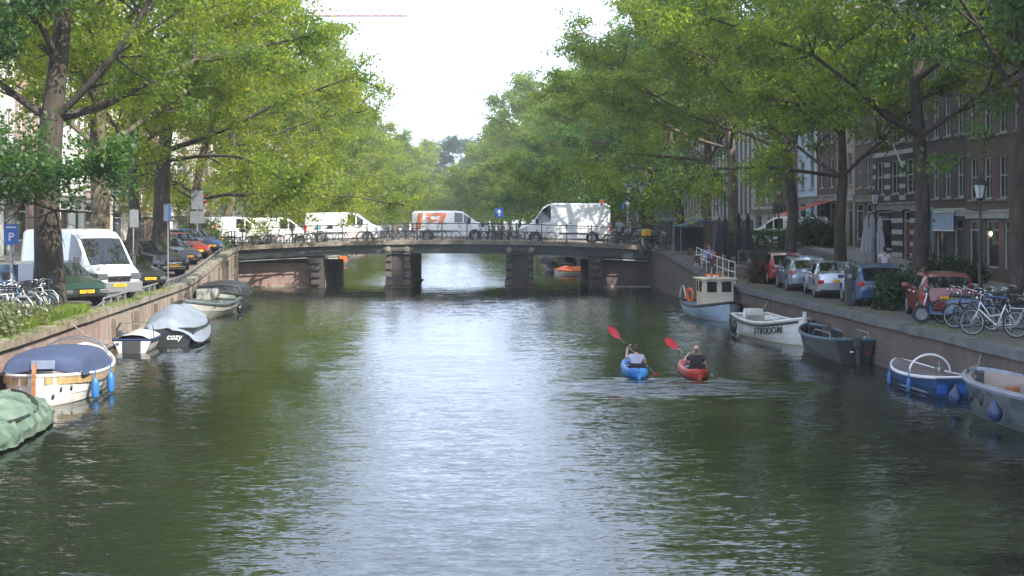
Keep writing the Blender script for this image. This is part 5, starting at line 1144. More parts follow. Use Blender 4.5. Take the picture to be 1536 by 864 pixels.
mb = MB(); mb.bev((.35, .0, 2.02), (.24, .2, .1), .03); mb.lathe([(.09, 0), (.09, .05), (.0, .08)], 10, (.5, -.35, 1.99)); mb.build('roof_fitting', M_['white'], t).location = (-.2, .1, -.26)
mb = MB(); mb.tube([(-.1, .5, 1.7), (-.1, .5, 2.7)], .018, 6); mb.build('mast', M_['white'], t)
# 8 white sloop with lettering
t = thing('open_sloop', 'white clinker sloop with black art deco name lettering near its tall stem', 'boat', (9.22, 46.65, 0), math.atan2(-5, 1.0))
ho, hb, sh = hull(t, 4.9, 1.8, .62, .28, .12, M_['hull_white'], M_['hull_grey'], M_['hull_white'], planks=4, transom=.75, stem=.22, bowp=2.5, m_low=M_['hull_low'], rail_r=.045)
mb = MB()
for s in (-1, 1): mb.tube([(x, s * (hb(x) + .022), sh(x) - .10) for x in [lerp(-2.4, 2.35, i / 20) for i in range(21)]], .035, 6, flat=1.3)
mb.build('rubbing_strake', M_['hull_dark'], ho)
tx = 1.15; nx = -(hb(tx))
st_, en_ = 0.35, 2.05
word = 'STROOOM'
for i, ch in enumerate(word):
    x = lerp(.45, 1.80, i / 6); sl = (hb(x + .05) - hb(x - .05)) / .1
    text_obj('name_letter', ch, .33, ho, (x, -(hb(x) * .985) - .062, sh(x) - .30), (R(83), 0, math.atan(-sl)), M_['black'], .012, bold=.003, sx=.85)
mb = MB(); mb.ball((0, 0, 0), .2, 12, sc=(1, .55, 1.3)); mb.build('fender', M_['black'], t).location = (-1.65, -.92, .34)
mb = MB(); mb.bev((-2.05, 0, .82), (.45, .6, .26), .05); mb.build('stern_locker', M_['hull_white'], t)
for x in (-1.2, 0, 1.2):
    mb = MB(); mb.bb(x - .13, x + .13, -hb(x) * .9, hb(x) * .9, .46, .51); mb.build('bench', M_['wood_w'], t)
mb = MB(); mb.bev((.0, -.25, .76), (.28, .22, .16), .03); mb.bev((.7, -.3, .78), (.35, .22, .1), .03); mb.tube([(-1.4, -.6, .66), (-1.4, -.6, .98)], .05, 8); mb.build('bollard', M_['white'], t)
# 9 dark sloop
t = thing('dark_sloop', 'black open sloop with steel grab rails between the white sloop and the blue boat', 'boat', (9.78, 40.9, 0), CR + R(1)); t.scale = (.84, .70, .86)
ho, hb, sh = hull(t, 5.7, 2.05, .72, .2, .1, M_['hull_dark'], M_['hull_dark'], mat('worn_blue_rail', (.08, .13, .17), .5, var=.3), planks=1, transom=.8, bowp=2.8, rail_r=.06, depth_in=.5)
for s in (-1, 1):
    mb = MB(); mb.tube([(-2.2, s * .82, .8), (-2.15, s * .82, .98), (-.6, s * .90, 1.0), (-.2, s * .9, .78)], .017, 6); mb.build('grab_rail', M_['steel'], t)
mb = MB(); mb.bev((-.9, 0, .62), (1.3, 1.2, .12), .04); mb.build('cushion', M_['black'], t)
mb = MB(); mb.bev((.5, .0, .75), (.35, .3, .55), .05); mb.tube([(.3, 0, .95), (.25, 0, 1.12)], .02, 6); mb.build('console', M_['plastic'], t)
mb = MB(); mb.bb(-2.875, -2.86, .1, .24, .38, .43); mb.build('registration_tag', M_['white'], ho)
mb = MB(); mb.lathe([(.0, 0), (.05, 0), (.05, .015), (0, .015)], 10, (-2.88, -.45, .38), axis='X'); mb.build('reflector', M_['tail'], ho)
mb = MB()
for y in (-.5, .5): mb.tube([(-2.8, y, .8), (-2.8, y * .9, .92), (-2.8, y * .55, .80)], .02, 6)
mb.build('cleat', M_['steel'], t)
mb = MB(); mb.bev((-3.0, .0, .75), (.28, .3, .42), .06); mb.beam((-3.02, 0, .6), (-3.08, 0, -.1), .14, .1); mb.build('outboard', M_['plastic'], t)
# 10 blue boat with white hoop
t = thing('blue_boat', 'low blue boat with a curved white hoop and grey deck', 'boat', (10.12, 32.7, 0), CR + R(4)); t.scale = (.84, .72, .88)
ho, hb, sh = hull(t, 4.1, 1.6, .46, .18, .1, mat('worn_blue_hull', (.016, .06, .17), .5, var=.6, scale=3), M_['hull_grey'], M_['white'], planks=2, transom=.85, bowp=2.2, rail_r=.04)
mb = MB(); mb.loft([[(x, y * hb(x) * .96, sh(x) + .02 + .05 * (1 - y * y)) for y in (-1, -.5, 0, .5, 1)] for x in [lerp(-2.0, 1.95, i / 8) for i in range(9)]]); mb.build('deck', mat('grey_brown_deck', (.13, .11, .11), .8, var=.3), t)
mb = MB(); mb.tube([(-.35, math.cos(PI * k / 14) * .72, .52 + math.sin(PI * k / 14) * .48) for k in range(15)], .032, 8); mb.build('hoop', M_['white'], t)
fender(t, 1.1, .72, .2, M_['fblue'], .08, .3); fender(t, -.6, .86, .2, M_['fblue'], .08, .3)
mb = MB(); mb.bev((-1.0, 0, .62), (.3, .22, .2), .04); mb.tube([(-1.0, 0, .7), (-1.0, 0, .88)], .02, 6); mb.build('winch', M_['steel'], t)
for y in (-.42, .3):
    mb = MB(); mb.bb(-2.066, -2.053, y, y + .34, .12, .36); mb.build('stern_panel', M_['blue'], ho)
# 11 big grey sloop with cream interior
t = thing('grey_sloop', 'grey green sloop with cream interior and dark round fenders at the picture edge', 'boat', (10.40, 26.9, 0), CR + R(1)); t.scale = (.95, .72, .92)
ho, hb, sh = hull(t, 5.4, 2.15, .80, .12, .08, M_['hull_gg'], M_['cream_in'], mat('lilac_grey_rail', (.24, .26, .30), .5, var=.25), planks=1, transom=.85, bowp=3.2, rail_r=.065, depth_in=.45, thick=.2)
buoy(t, 1.9, 1.05, .35, M_['dark_blue'], .2); buoy(t, -.55, 1.25, .35, M_['dark_blue'], .2)
for x in (1.0, .4): mb = MB(); mb.ball((x, hb(x) + .04, .52), .13, 10, sc=(.8, .4, 1.2)); mb.build('rubber_pad', M_['black'], ho)
mb = MB(); mb.bb(.9, 1.0, -.8, .8, .36, .78); mb.build('bulkhead', M_['cream_in'], t)
mb = MB(); mb.bev((.89, -.1, .58), (.03, .42, .3), .01); mb.build('hatch', M_['wood'], t)
mb = MB(); mb.bev((-.3, .6, .52), (1.6, .4, .16), .04); mb.bev((-.3, -.6, .52), (1.6, .4, .16), .04); mb.build('side_bench', M_['cream_in'], t)
mb = MB(); mb.tube([(2.35, .45, .94), (2.25, .5, 1.0), (2.1, .55, .94)], .025, 6); mb.build('cleat', M_['black'], t)
# boats beyond the bridge
t = thing('covered_boat', 'small boat under a bright orange cover seen through the shaded arch', 'boat', (at(860, 101), 101, 0), R(188))
ho, hb, sh = hull(t, 2.9, 1.5, .42, .15, .1, M_['hull_white'], M_['hull_white'], M_['orange'], planks=2, transom=.8)
cloth('cover', M_['orange'], t, [[(x, y * w_, z if abs(y) < .9 else .38) for y in (-1.05, -.5, 0, .5, 1.05)] for x, w_, z in ((-1.5, .6, .55), (-.8, .75, .78), (0, .78, .70), (.6, .7, .82), (1.35, .25, .55))], jit=.02, sub=2)
t = thing('hooded_launch', 'dark launch with a black hood moored beyond the shaded arch', 'boat', (at(826, 110) + .6, 111, 0), R(100))
ho, hb, sh = hull(t, 6, 2.2, .6, .2, .1, M_['hull_dark'], M_['hull_dark'], M_['hull_dark'], planks=1)
cloth('hood', M_['cloth_black'], t, [[(x, -1.1, .6), (x, -1, 1.2), (x, 0, zt), (x, 1, 1.2), (x, 1.1, .6)] for x, zt in ((-2.6, 1.3), (-1, 1.75), (1, 1.75), (2, 1.3))], jit=.01)
t = thing('moored_boat', 'grey boat with an orange stern board seen through the sunny arch', 'boat', (at(500, 122), 125, 0), R(92))
ho, hb, sh = hull(t, 6, 2.3, .8, .2, .1, M_['hull_grey'], M_['hull_grey'], M_['hull_dark'], planks=1)
mb = MB(); mb.bev((-3.08, -.8, .7), (.1, .7, .5), .03); mb.build('stern_board', M_['orange'], t)
# mooring ropes
for lb, pts in (('rope from the white sloop to the shaded quay', [(9.2, 49.6, .85), (9.6, 50.8, .8), (10.1, 52.0, 1.25)]), ('rope from the grey sloop to the shaded quay', [(10.2, 29.4, .9), (10.6, 30.3, .85), (10.95, 31, 1.2)]),
                ('rope from the canopy boat to the brick quay', [(-10.6, 35.2, .85), (-11.4, 36.3, .85), (-12.25, 37, 1.3)])):
    mb = MB(); mb.tube(pts, .018, 5); tag(mb.build('mooring_rope', M_['rope']), 'mooring ' + lb, 'rope')
# ================================================================= KAYAKS AND PEOPLE
def skin_eval(vs, es, rad, root=0, sub=1):
    me = bpy.data.meshes.new('tmp'); me.from_pydata([tuple(v) for v in vs], es, []); o = bpy.data.objects.new('tmp', me); COL.objects.link(o)
    o.modifiers.new('s', 'SKIN'); me.skin_vertices.new() if not me.skin_vertices else None
    sv = me.skin_vertices[0].data
    for i, r in enumerate(rad):
        sv[i].radius = (r, r) if not hasattr(r, '__len__') else r; sv[i].use_root = (i == root)
    o.modifiers['s'].use_smooth_shade = True
    if sub: m = o.modifiers.new('b', 'SUBSURF'); m.levels = m.render_levels = sub
    dg = bpy.context.evaluated_depsgraph_get(); ev = o.evaluated_get(dg); e = ev.to_mesh()
    out = ([v.co[:] for v in e.vertices], [tuple(p.vertices) for p in e.polygons]); ev.to_mesh_clear(); bpy.data.objects.remove(o); bpy.data.meshes.remove(me); return out
def V3(*a): return Vector(a)
def person(label, loc, rz, J, shirt, pants, hair=None, bald=False, shirt_len=.62, cat='person', group=None, sleeve=.55, sc=1.0):
    """J: joints in metres, facing +y: hip, chest, neck, head, and for l/r: sh, el, ha, hipj, kn, ft ; hd = finger direction"""
    t = thing('person', label, cat, loc, rz, group); t.scale = (sc,) * 3
    hip, chest, neck, head = (V3(*J[k]) for k in ('hip', 'chest', 'neck', 'head'))
    vs = [hip, hip.lerp(chest, .5), chest, neck, neck.lerp(head, .45)]; rad = [(.155, .115), (.135, .10), (.165, .105), (.058, .058), (.05, .055)]; es = [(0, 1), (1, 2), (2, 3), (3, 4)]
    for s in 'lr':
        sh, el, ha = (V3(*J[s + k]) for k in ('sh', 'el', 'ha')); b = len(vs)
        w_ = el.lerp(ha, .93); vs += [sh, sh.lerp(el, .55), el, el.lerp(ha, .5), w_]; rad += [.062, .050, .042, .038, .027]; es += [(2, b), (b, b + 1), (b + 1, b + 2), (b + 2, b + 3), (b + 3, b + 4)]
        hj, kn, ft = (V3(*J[s + k]) for k in ('hj', 'kn', 'ft')); b = len(vs)
        toe = ft + V3(*J.get(s + 'toe', (0, .16, -.02))); vs += [hj, hj.lerp(kn, .5), kn, kn.lerp(ft, .45), ft, toe]; rad += [.09, .08, .058, .056, .040, .035]; es += [(0, b)] + [(b + i, b + i + 1) for i in range(5)]
    bm_ = MB(); a = skin_eval(vs, es, rad); bm_.add(a[0], a[1], 0, True)
    # head: skull, jaw, nose, ears
    F = (V3(*J.get('face', (0, 1, 0)))).normalized(); U = (head - neck).normalized(); Rr = F.cross(U).normalized(); F = U.cross(Rr)
    HM = Matrix(((Rr.x, F.x, U.x, head.x), (Rr.y, F.y, U.y, head.y), (Rr.z, F.z, U.z, head.z), (0, 0, 0, 1)))
    bm_.ball((0, 0, .01), .105, 14, sc=(.76, .95, 1.08), M=HM); bm_.ball((0, .03, -.06), .068, 12, sc=(.80, .95, .85), M=HM); bm_.ball((0, .108, -.015), .017, 8, sc=(.8, 1, 1.5), M=HM)
    for s in (-1, 1): bm_.ball((s * .082, -.005, -.005), .026, 8, sc=(.45, .8, 1.2), M=HM); bm_.ball((s * .031, .088, .012), .012, 8, 1, M=HM)
    bm_.box((0, .098, -.058), (.042, .012, .008), 2, M=HM)
    for s in 'lr':
        el, ha = V3(*J[s + 'el']), V3(*J[s + 'ha']); d = (ha - el).normalized(); g = V3(*J.get(s + 'hd', tuple(d))).normalized(); side = g.cross(V3(0, 0, 1));
        if side.length < .2: side = g.cross(V3(0, 1, 0))
        side.normalize(); nrm = side.cross(g)
        w_ = el.lerp(ha, .90); palm = w_ + g * .075
        p = skin_eval([w_, w_ + g * .04, palm], [(0, 1), (1, 2)], [(.026, .020), (.038, .017), (.040, .015)]); bm_.add(p[0], p[1], 0, True)
        for i, (o_, L) in enumerate(((-.030, .070), (-.010, .080), (.010, .075), (.029, .058))):
            p0 = palm + side * o_; p1 = p0 + g * L * .45 - nrm * .012; p2 = p1 + (g * .3 - nrm * .9).normalized() * L * .35; p3 = p2 + (-g * .5 - nrm * .8).normalized() * L * .3
            q = skin_eval([p0 - g * .02, p1, p2, p3], [(0, 1), (1, 2), (2, 3)], [.0095, .009, .0085, .0075], sub=1); bm_.add(q[0], q[1], 0, True)
        p0 = w_ + g * .025 + side * (-.028); q = skin_eval([p0, p0 + (g - side * .8 - nrm * .5).normalized() * .04, p0 + (g * .9 - nrm * .9 - side * .1).normalized() * .072], [(0, 1), (1, 2)], [.012, .0105, .009]); bm_.add(q[0], q[1], 0, True)
    bm_.build('body', [M_['skin'], M_['black'], M_['tail']], t, angle=80)
    # shirt
    vs = [hip.lerp(chest, .02), hip.lerp(chest, .5), chest, chest.lerp(neck, .62)]; rad = [(.175, .135), (.158, .12), (.188, .125), (.085, .08)]; es = [(0, 1), (1, 2), (2, 3)]
    for s in 'lr':
        sh, el = V3(*J[s + 'sh']), V3(*J[s + 'el']); b = len(vs); vs += [sh, sh.lerp(el, sleeve * .5), sh.lerp(el, sleeve)]; rad += [.080, .073, .068]; es += [(2, b), (b, b + 1), (b + 1, b + 2)]
    a = skin_eval(vs, es, rad, sub=2); m = MB(); m.add(a[0], a[1], 0, True); m.build('t_shirt', shirt, t, angle=80)
    # trousers
    vs = [hip + (chest - hip) * .06, hip]; rad = [(.165, .125), (.17, .13)]; es = [(0, 1)]
    for s in 'lr':
        hj, kn, ft = (V3(*J[s + k]) for k in ('hj', 'kn', 'ft')); b = len(vs); e_ = J.get('pl', .9); vs += [hj, hj.lerp(kn, .5), kn, kn.lerp(ft, e_)]; rad += [.102, .092, .072, .062]; es += [(1, b), (b, b + 1), (b + 1, b + 2), (b + 2, b + 3)]
    a = skin_eval(vs, es, rad); m = MB(); m.add(a[0], a[1], 0, True); m.build('trousers', pants, t, angle=80)
    if not bald:
        m = MB(); m.ball((0, -.016, .028), .112, 14, sc=(.80, .93, 1.02), M=HM); m.ball((0, -.055, -.03), .07, 12, sc=(.95, .75, 1.0), M=HM); m.build('hair', hair or M_['hair'], t)
    else:
        m = MB(); m.ball((0, -.035, -.012), .098, 14, sc=(.80, .84, .62), M=HM); m.build('hair', mat('cropped_hair', (.20, .12, .09), .8, var=.3, scale=40), t)
    return t
M_['tee_lilac'] = mat('grey_lilac_cotton', (.36, .37, .46), .9, var=.12, scale=5, bump=.006, bscale=14); M_['tee_black'] = mat('black_cotton', (.018, .018, .02), .9, var=.2, scale=5, bump=.006, bscale=14); M_['tee_white'] = mat('white_cotton', (.62, .60, .68), .9, var=.08, bump=.004)
M_['denim'] = mat('denim', (.04, .06, .12), .9, var=.2); M_['tee_blue'] = mat('blue_cotton', (.12, .20, .55), .9, var=.1); M_['tee_cyan'] = mat('cyan_cotton', (.20, .50, .62), .9, var=.1)
KD = dict(hip=(0, 0, .20), hj=0)
def seat_j(**k):
    J = dict(hip=(0, -.02, .20), chest=(0, .0, .50), neck=(0, .01, .64), head=(0, .03, .80), lsh=(-.18, .0, .57), rsh=(.18, .0, .57), lhj=(-.09, .08, .18), rhj=(.09, .08, .18), lkn=(-.20, .48, .34), rkn=(.20, .48, .34), lft=(-.15, .86, .16), rft=(.15, .86, .16),
             ltoe=(0, .05, .14), rtoe=(0, .05, .14)); J.update(k); return J
def kayak(label, px, Y, m, seat_m):
    t = thing('kayak', label, 'kayak', (AX(px, Y), Y + .95, 0), 0)
    rings = []
    for i in range(19):
        u = lerp(-1, 1, i / 18); y = u * 1.45; w_ = .335 * max(.05, (1 - abs(u) ** 3.2)) ** .55; zr = .05 * u * u + .10 * max(0, abs(u) - .6)
        ck = -.10 if -.55 < u < .25 else 0
        rings.append([(x * w_, y, z) for x, z in ((0, -.10 + zr), (.55, -.09 + zr), (.92, .0 + zr), (1, .10 + zr), (.93, .17 + zr), (.70, .20 + zr), (.5, .19 + zr + ck), (0, .18 + zr + ck), (-.5, .19 + zr + ck), (-.70, .20 + zr), (-.93, .17 + zr), (-1, .10 + zr), (-.92, 0 + zr), (-.55, -.09 + zr))])
    mb = MB(); mb.loft(rings, closed=True, cap=True); mb.build('hull', m, t, angle=60)
    mb = MB(); mb.loft([[(x, -.93 - z * .12, .12 + z) for x in (-.22, -.12, .12, .22)] for z in (0, .1, .2, .24)]); mb.loft([[(x, -.95 - z * .12, .12 + z) for x in (-.22, -.12, .12, .22)] for z in (0, .1, .2, .24)]); mb.build('seat_back', M_['black'], t)
    for s in (-1, 1):
        mb = MB(); mb.tube([(s * .20, -.95, .33), (s * .30, -.70, .25), (s * .33, -.45, .21)], .013, 5); mb.build('strap', M_['white'], t)
    mb = MB(); mb.tube([(0, -1.44, .16), (0, -1.50, .19), (0, -1.44, .22)], .012, 6); mb.build('carry_handle', M_['black'], t)
    return t
def paddle(label, loc, a, b, roll=0):
    t = thing('paddle', label, 'paddle', loc); a, b = V3(*a), V3(*b); d = (b - a).normalized()
    m = MB(); m.tube([a + d * .40, b - d * .40], .016, 8); m.build('shaft', M_['steel'], t)
    m = MB(); m.tube([a + d * .62, a + d * .75], .020, 8); m.tube([b - d * .75, b - d * .62], .020, 8); m.build('grip', M_['black'], t)
    s = d.cross(V3(0, 1, 0)).normalized(); n = d.cross(s)
    for e, dd in ((a, d), (b, -d)):
        m = MB(); rr = []
        for u, w_ in ((0, .035), (.04, .075), (.14, .098), (.28, .09), (.38, .05), (.44, .02)): rr.append([tuple(e + dd * u + s * w_ * q + n * (.018 * q * q) + n * h) for q, h in ((-1, 0), (-.5, .007), (0, .010), (.5, .007), (1, 0), (.5, -.007), (0, -.010), (-.5, -.007))])
        m.loft(rr, closed=True, cap=True); m.build('blade', M_['blade'], t)
    return t
M_['blade'] = mat('red_blade', (.62, .02, .035), .35, var=.08, coat=.4)
kb = mat('kayak_blue', (.03, .17, .45), .42, var=.15, scale=4); kr = mat('kayak_red', (.42, .04, .022), .42, var=.2, scale=4)
YK = 35.3
kayak('bright blue kayak carrying the paddler in the grey lilac shirt', 956, YK - .0, kb, None)
kayak('orange red kayak carrying the paddler in the black shirt', 1046, YK - .2, kr, None)
X1, X2 = AX(956, YK), AX(1046, YK - .2)
person('kayaker in a grey lilac t-shirt with brown hair, one arm raised high with the paddle', (X1, YK + .28, .0), 0, sc=.9, J=
       seat_j(lel=(-.29, .14, .50), lha=(-.22, .36, .86), rel=(.28, .12, .34), rha=(.22, .42, .46), lhd=(.6, .1, .6), rhd=(-.3, .7, .3)), shirt=M_['tee_lilac'], pants=M_['denim'])
person('bald kayaker in a black t-shirt holding the paddle low across the kayak', (X2, YK + .08, .0), 0, sc=.9, J=
       seat_j(head=(.02, .03, .80), lel=(-.33, .10, .44), lha=(-.17, .34, .66), rel=(.30, .10, .33), rha=(.34, .38, .31), lhd=(.6, .3, .4), rhd=(.2, .8, -.2), face=(.25, 1, 0)), shirt=M_['tee_black'], pants=M_['denim'], bald=True)
paddle('double bladed red paddle raised by the kayaker in the grey lilac shirt', (X1, YK + .20, 0), (-.72, .30, 1.28), (.80, .40, -.26))
paddle('double bladed red paddle held by the bald kayaker', (X2, YK, 0), (-.78, .30, .98), (.92, .40, -.34))
def stand_j(**k):
    J = dict(hip=(0, 0, .98), chest=(0, .01, 1.28), neck=(0, 0, 1.47), head=(0, .02, 1.62), lsh=(-.19, 0, 1.40), rsh=(.19, 0, 1.40), lel=(-.25, -.02, 1.12), rel=(.25, -.02, 1.12), lha=(-.24, .08, .86), rha=(.24, .08, .86), lhj=(-.09, 0, .93), rhj=(.09, 0, .93),
             lkn=(-.10, .02, .50), rkn=(.10, .02, .50), lft=(-.11, -.02, .07), rft=(.11, -.02, .07), lhd=(0, .1, -1), rhd=(0, .1, -1)); J.update(k); return J
person('man in a white t-shirt walking away behind the parked cars', (AX(1327, 57), 57, gz(57)), R(-6), stand_j(lkn=(-.1, .12, .5), rft=(.11, -.2, .09)), M_['tee_white'], M_['denim'])
person('person in a light blue shirt standing behind the tall van', (AX(929, 88), 88.2, dz(AX(929, 88))), R(200), stand_j(lel=(-.3, .1, 1.2), lha=(-.1, .3, 1.25), lhd=(1, .3, .3)), M_['tee_cyan'], M_['denim'])
SITJ = stand_j(hip=(0, 0, .52), chest=(0, .02, .84), neck=(0, .02, 1.02), head=(0, .05, 1.17), lsh=(-.18, .01, .95), rsh=(.18, .01, .95), lel=(-.24, .08, .70), rel=(.24, .08, .70), lha=(-.14, .32, .72), rha=(.14, .32, .72), lhj=(-.09, .06, .50), rhj=(.09, .06, .50), lkn=(-.12, .46, .50), rkn=(.12, .46, .50), lft=(-.12, .44, .07), rft=(.12, .44, .07), lhd=(.3, 1, 0), rhd=(-.3, 1, 0))
person('seated person in a blue shirt at the table under the blue tent', (AX(1064, 67.5), 67.5, gz(67.5)), R(170), SITJ, M_['tee_blue'], M_['denim'])
person('person in a pale shirt seated behind the orange red hatchback', (AX(1389, 45.3), 45.3, gz(45)), R(60), SITJ, M_['tee_white'], M_['denim'])
# ================================================================= STREET FURNITURE, PLANTS
def lantern(label, x, y, h=4.0, lit=False, z=None, group=None):
    t = thing('street_lamp', label, 'street lamp', (x, y, gz(y) if z is None else z), 0, group)
    m = MB(); m.lathe([(.17, 0), (.17, .22), (.12, .28), (.11, .55), (.13, .6), (.075, .7), (.06, h * .45), (.075, h * .46), (.05, h * .48), (.04, h - 1.0), (.07, h - .98), (.04, h - .94), (.035, h - .80)], 12)
    m.tube([(-.26, 0, h - 1.12), (.26, 0, h - 1.12)], .018, 6)
    for s in (-1, 1): m.tube([(s * .03, 0, h - .95), (s * .12, 0, h - .86), (s * .16, 0, h - .74)], .014, 5)
    m.build('post', M_['iron'], t)
    g = MB(); g.lathe([(.11, h - .72), (.21, h - .26)], 6, smooth=False); g.build('glass', M_['lamp_glass'], t)
    f = MB(); f.lathe([(.02, h - .80), (.13, h - .75), (.125, h - .71)], 6, smooth=False)
    for k in range(6):
        a = 2 * PI * k / 6; f.beam((math.cos(a) * .115, math.sin(a) * .115, h - .73), (math.cos(a) * .215, math.sin(a) * .215, h - .25), .018)
    f.build('lantern_frame', M_['iron'], t)
    c = MB(); c.lathe([(.24, h - .28), (.25, h - .24), (.16, h - .12), (.10, h - .10), (.10, h - .04), (.04, h - .01), (.03, h + .06), (.001, h + .12)], 12)
    for k in range(6):
        a = 2 * PI * k / 6; c.ball((math.cos(a) * .23, math.sin(a) * .23, h - .21), .025, 6)
    c.build('cap', M_['iron'], t)
    if lit:
        b = MB(); b.ball((0, 0, h - .48), .05, 8); b.build('bulb', M_['bulb'], t)
    return t
for px, Y, h, lit, lb in [(1470, 44, 4.3, False, 'green iron street lamp nearest on the shaded quay beside the white framed bicycle'), (1313, 60, 4.3, True, 'lit iron street lamp by the white folded parasols'), (1168, 73, 4.2, False, 'iron street lamp behind the bright red hatchback'),
                     (1087, 82, 4.2, False, 'iron street lamp behind the folded black parasols')]:
    lantern(lb, AX(px, Y), Y, h, lit, group='street lamps on the shaded quay')
lantern('iron street lamp at the shaded bridge corner nearest the arrow sign', AX(942, 86), 86, 4.3, z=2.35, group='street lamps at the bridge corner')
lantern('taller street lamp just behind the arrow sign lamp at the bridge corner', AX(963, 81.6), 81.6, 4.5, z=2.1, group='street lamps at the bridge corner')
lantern('iron street lamp between the elms behind the white van on the sunny quay', AX(171, 63), 63, 4.6, False)
def sign(name, label, x, y, z0, h, plates, cat='sign', rz=0, pm='galv', r=.03):
    t = thing(name, label, cat, (x, y, z0), rz); m = MB(); m.tube([(0, 0, 0), (0, 0, h)], r, 8); m.build('pole', M_[pm], t)
    for (w_, hh, z, mm, back) in plates:
        p = MB(); p.bev((0, -.045, z), (w_, .02, hh), .006); p.bb(-w_ / 2 + .02, w_ / 2 - .02, -.03, -.028, z - hh / 2 + .02, z + hh / 2 - .02) if False else None
        p.build('sign_plate', M_[mm], t)
    return t
def poly_plate(parent, name, pts, y, m, th=.006):
    mb = MB(); n = len(pts); mb.add([(x, y, z) for x, z in pts] + [(x, y - th, z) for x, z in pts], [tuple(range(n)), tuple(range(n, 2 * n))[::-1]] + [(i, (i + 1) % n, n + (i + 1) % n, n + i) for i in range(n)])
    return mb.build(name, m, parent)
def arrow(parent, z, s, y=-.058): return poly_plate(parent, 'white_arrow', [(-.07 * s, z - .24 * s), (.07 * s, z - .24 * s), (.07 * s, z + .02 * s), (.19 * s, z + .02 * s), (0, z + .25 * s), (-.19 * s, z + .02 * s), (-.07 * s, z + .02 * s)], y, M_['white'])
M_['signgrey'] = mat('sign_back_grey', (.20, .22, .235), .5, .3, .15)
s_ = sign('road_sign', 'square blue one way sign with a white arrow at the shaded end of the bridge', AX(942, 84.2), 84.4, dz(7.2), 2.95, [(.70, .70, 2.66, 'signblue', 0)]); arrow(s_, 2.66, 1.15)
poly_plate(s_, 'white_border', [(-.345, 2.32), (.345, 2.32), (.345, 3.0), (-.345, 3.0)], -.0345, M_['white'], .004)
s_ = sign('road_sign', 'small blue sign with a white arrow on the far side of the bridge', AX(749, 94.2), 94.0, dz(-1), 2.2, [(.62, .62, 1.9, 'signblue', 0)]); arrow(s_, 1.9, 1.0)
s_ = sign('parking_sign', 'blue parking sign with a white P above a blue grey ticket machine', AX(17, 40.5), 40.5, gz(40), 2.75, [(.40, .62, 2.42, 'signblue', 0)], r=.045, rz=.25)
text_obj('letter', 'P', .34, s_, (0.0, -.060, 2.34), (R(90), 0, 0), M_['white'], .003, bold=.006); m = MB(); m.box((0, -.058, 2.64), (.28, .006, .05)); m.build('white_band', M_['white'], s_)
m = MB(); m.bev((0, 0, .75), (.46, .34, 1.5), .03); m.bev((0, -.17, 1.15), (.3, .02, .22), .005, 1); tag(m.build('ticket_machine', [mat('blue_grey_metal', (.10, .15, .24), .45, .2), M_['pane']]), 'blue grey ticket machine standing beside the parking sign pole', 'ticket machine').location = (AX(4, 40.4), 40.9, gz(40))
sign('road_sign', 'grey backed sign on a thin pole beside the black hatchback', AX(208, 58), 57.2, gz(57), 3.35, [(.45, .75, 2.95, 'signgrey', 0)], rz=.9)
s_ = sign('road_sign', 'white sign with blue edge on a tall pole in front of the black cars', AX(252, 59.5), 59.5, gz(59), 3.6, [(.42, .75, 3.2, 'signgrey', 0)], rz=-.5); poly_plate(s_, 'blue_edge', [(.08, 2.83), (.205, 2.83), (.205, 3.57), (.08, 3.57)], -.057, M_['signblue'])
sign('road_sign', 'double grey sign on a pole at the planted end of the sunny parking row', AX(291, 76), 76.8, gz(76), 3.6, [(.7, 1.1, 3.1, 'signgrey', 0), (.8, .7, 2.1, 'signgrey', 0)])
s_ = sign('road_sign', 'round red no entry sign with a white bar behind the elms', AX(303, 82), 82, gz(82), 3.0, []); m = MB(); m.lathe([(.0, -.02), (.34, -.02), (.34, .0), (0, .0)], 20, axis='Y'); d = m.build('sign_plate', M_['red'], s_); d.location = (0, -.05, 3.0); m = MB(); m.box((0, -.078, 3.0), (.48, .01, .13)); m.build('white_bar', M_['white'], s_)
# parking meter, shaded quay
m = MB(); m.bev((0, 0, .62), (.26, .24, 1.24), .04); m.bev((0, -.13, 1.0), (.14, .02, .12), .005, 1); tag(m.build('parking_meter', [M_['plastic'], M_['galv']]), 'dark parking meter pillar between the silver saloon and the blue hatchback', 'parking meter').location = (AX(1273, 44.6), 44.6, gz(44))
# awning
def awning(label, Yc, w_, z, out, m):
    x = 24.1 - .042 * Yc; t = thing('awning', label, 'awning', (x, Yc, z), -R(90) - .042)
    mb = MB(); N = 14
    mb.loft([[(lerp(-w_ / 2, w_ / 2, i / N), -.05, 0.0), (lerp(-w_ / 2, w_ / 2, i / N), -out, -.85)] for i in range(N + 1)], smooth=False)
    o = mb.build('canvas', m, t); md = o.modifiers.new('s', 'SOLIDIFY'); md.thickness = .015
    mb = MB()
    for i in range(N): a, b = lerp(-w_ / 2, w_ / 2, i / N), lerp(-w_ / 2, w_ / 2, (i + 1) / N); mb.add([(a, -out, -.85), (b, -out, -.85), (b, -out, -1.05), ((a + b) / 2, -out, -1.13), (a, -out, -1.05)], [(0, 1, 2, 3, 4)], i % 2)
    o = mb.build('valance', [m, M_['white']], t); md = o.modifiers.new('s', 'SOLIDIFY'); md.thickness = .012
    mb = MB()
    for s in (-1, 1): mb.tube([(s * (w_ / 2 - .1), -.05, -1.35), (s * (w_ / 2 - .1), -out * .96, -.9)], .025, 6)
    mb.build('awning_arm', M_['white'], t); return t
awning('red awning with a striped valance on the dark brown house', 86.7, 4.3, gz(86) + 2.95, 3.0, mat('awning_red', (.42, .055, .03), .8, var=.1))
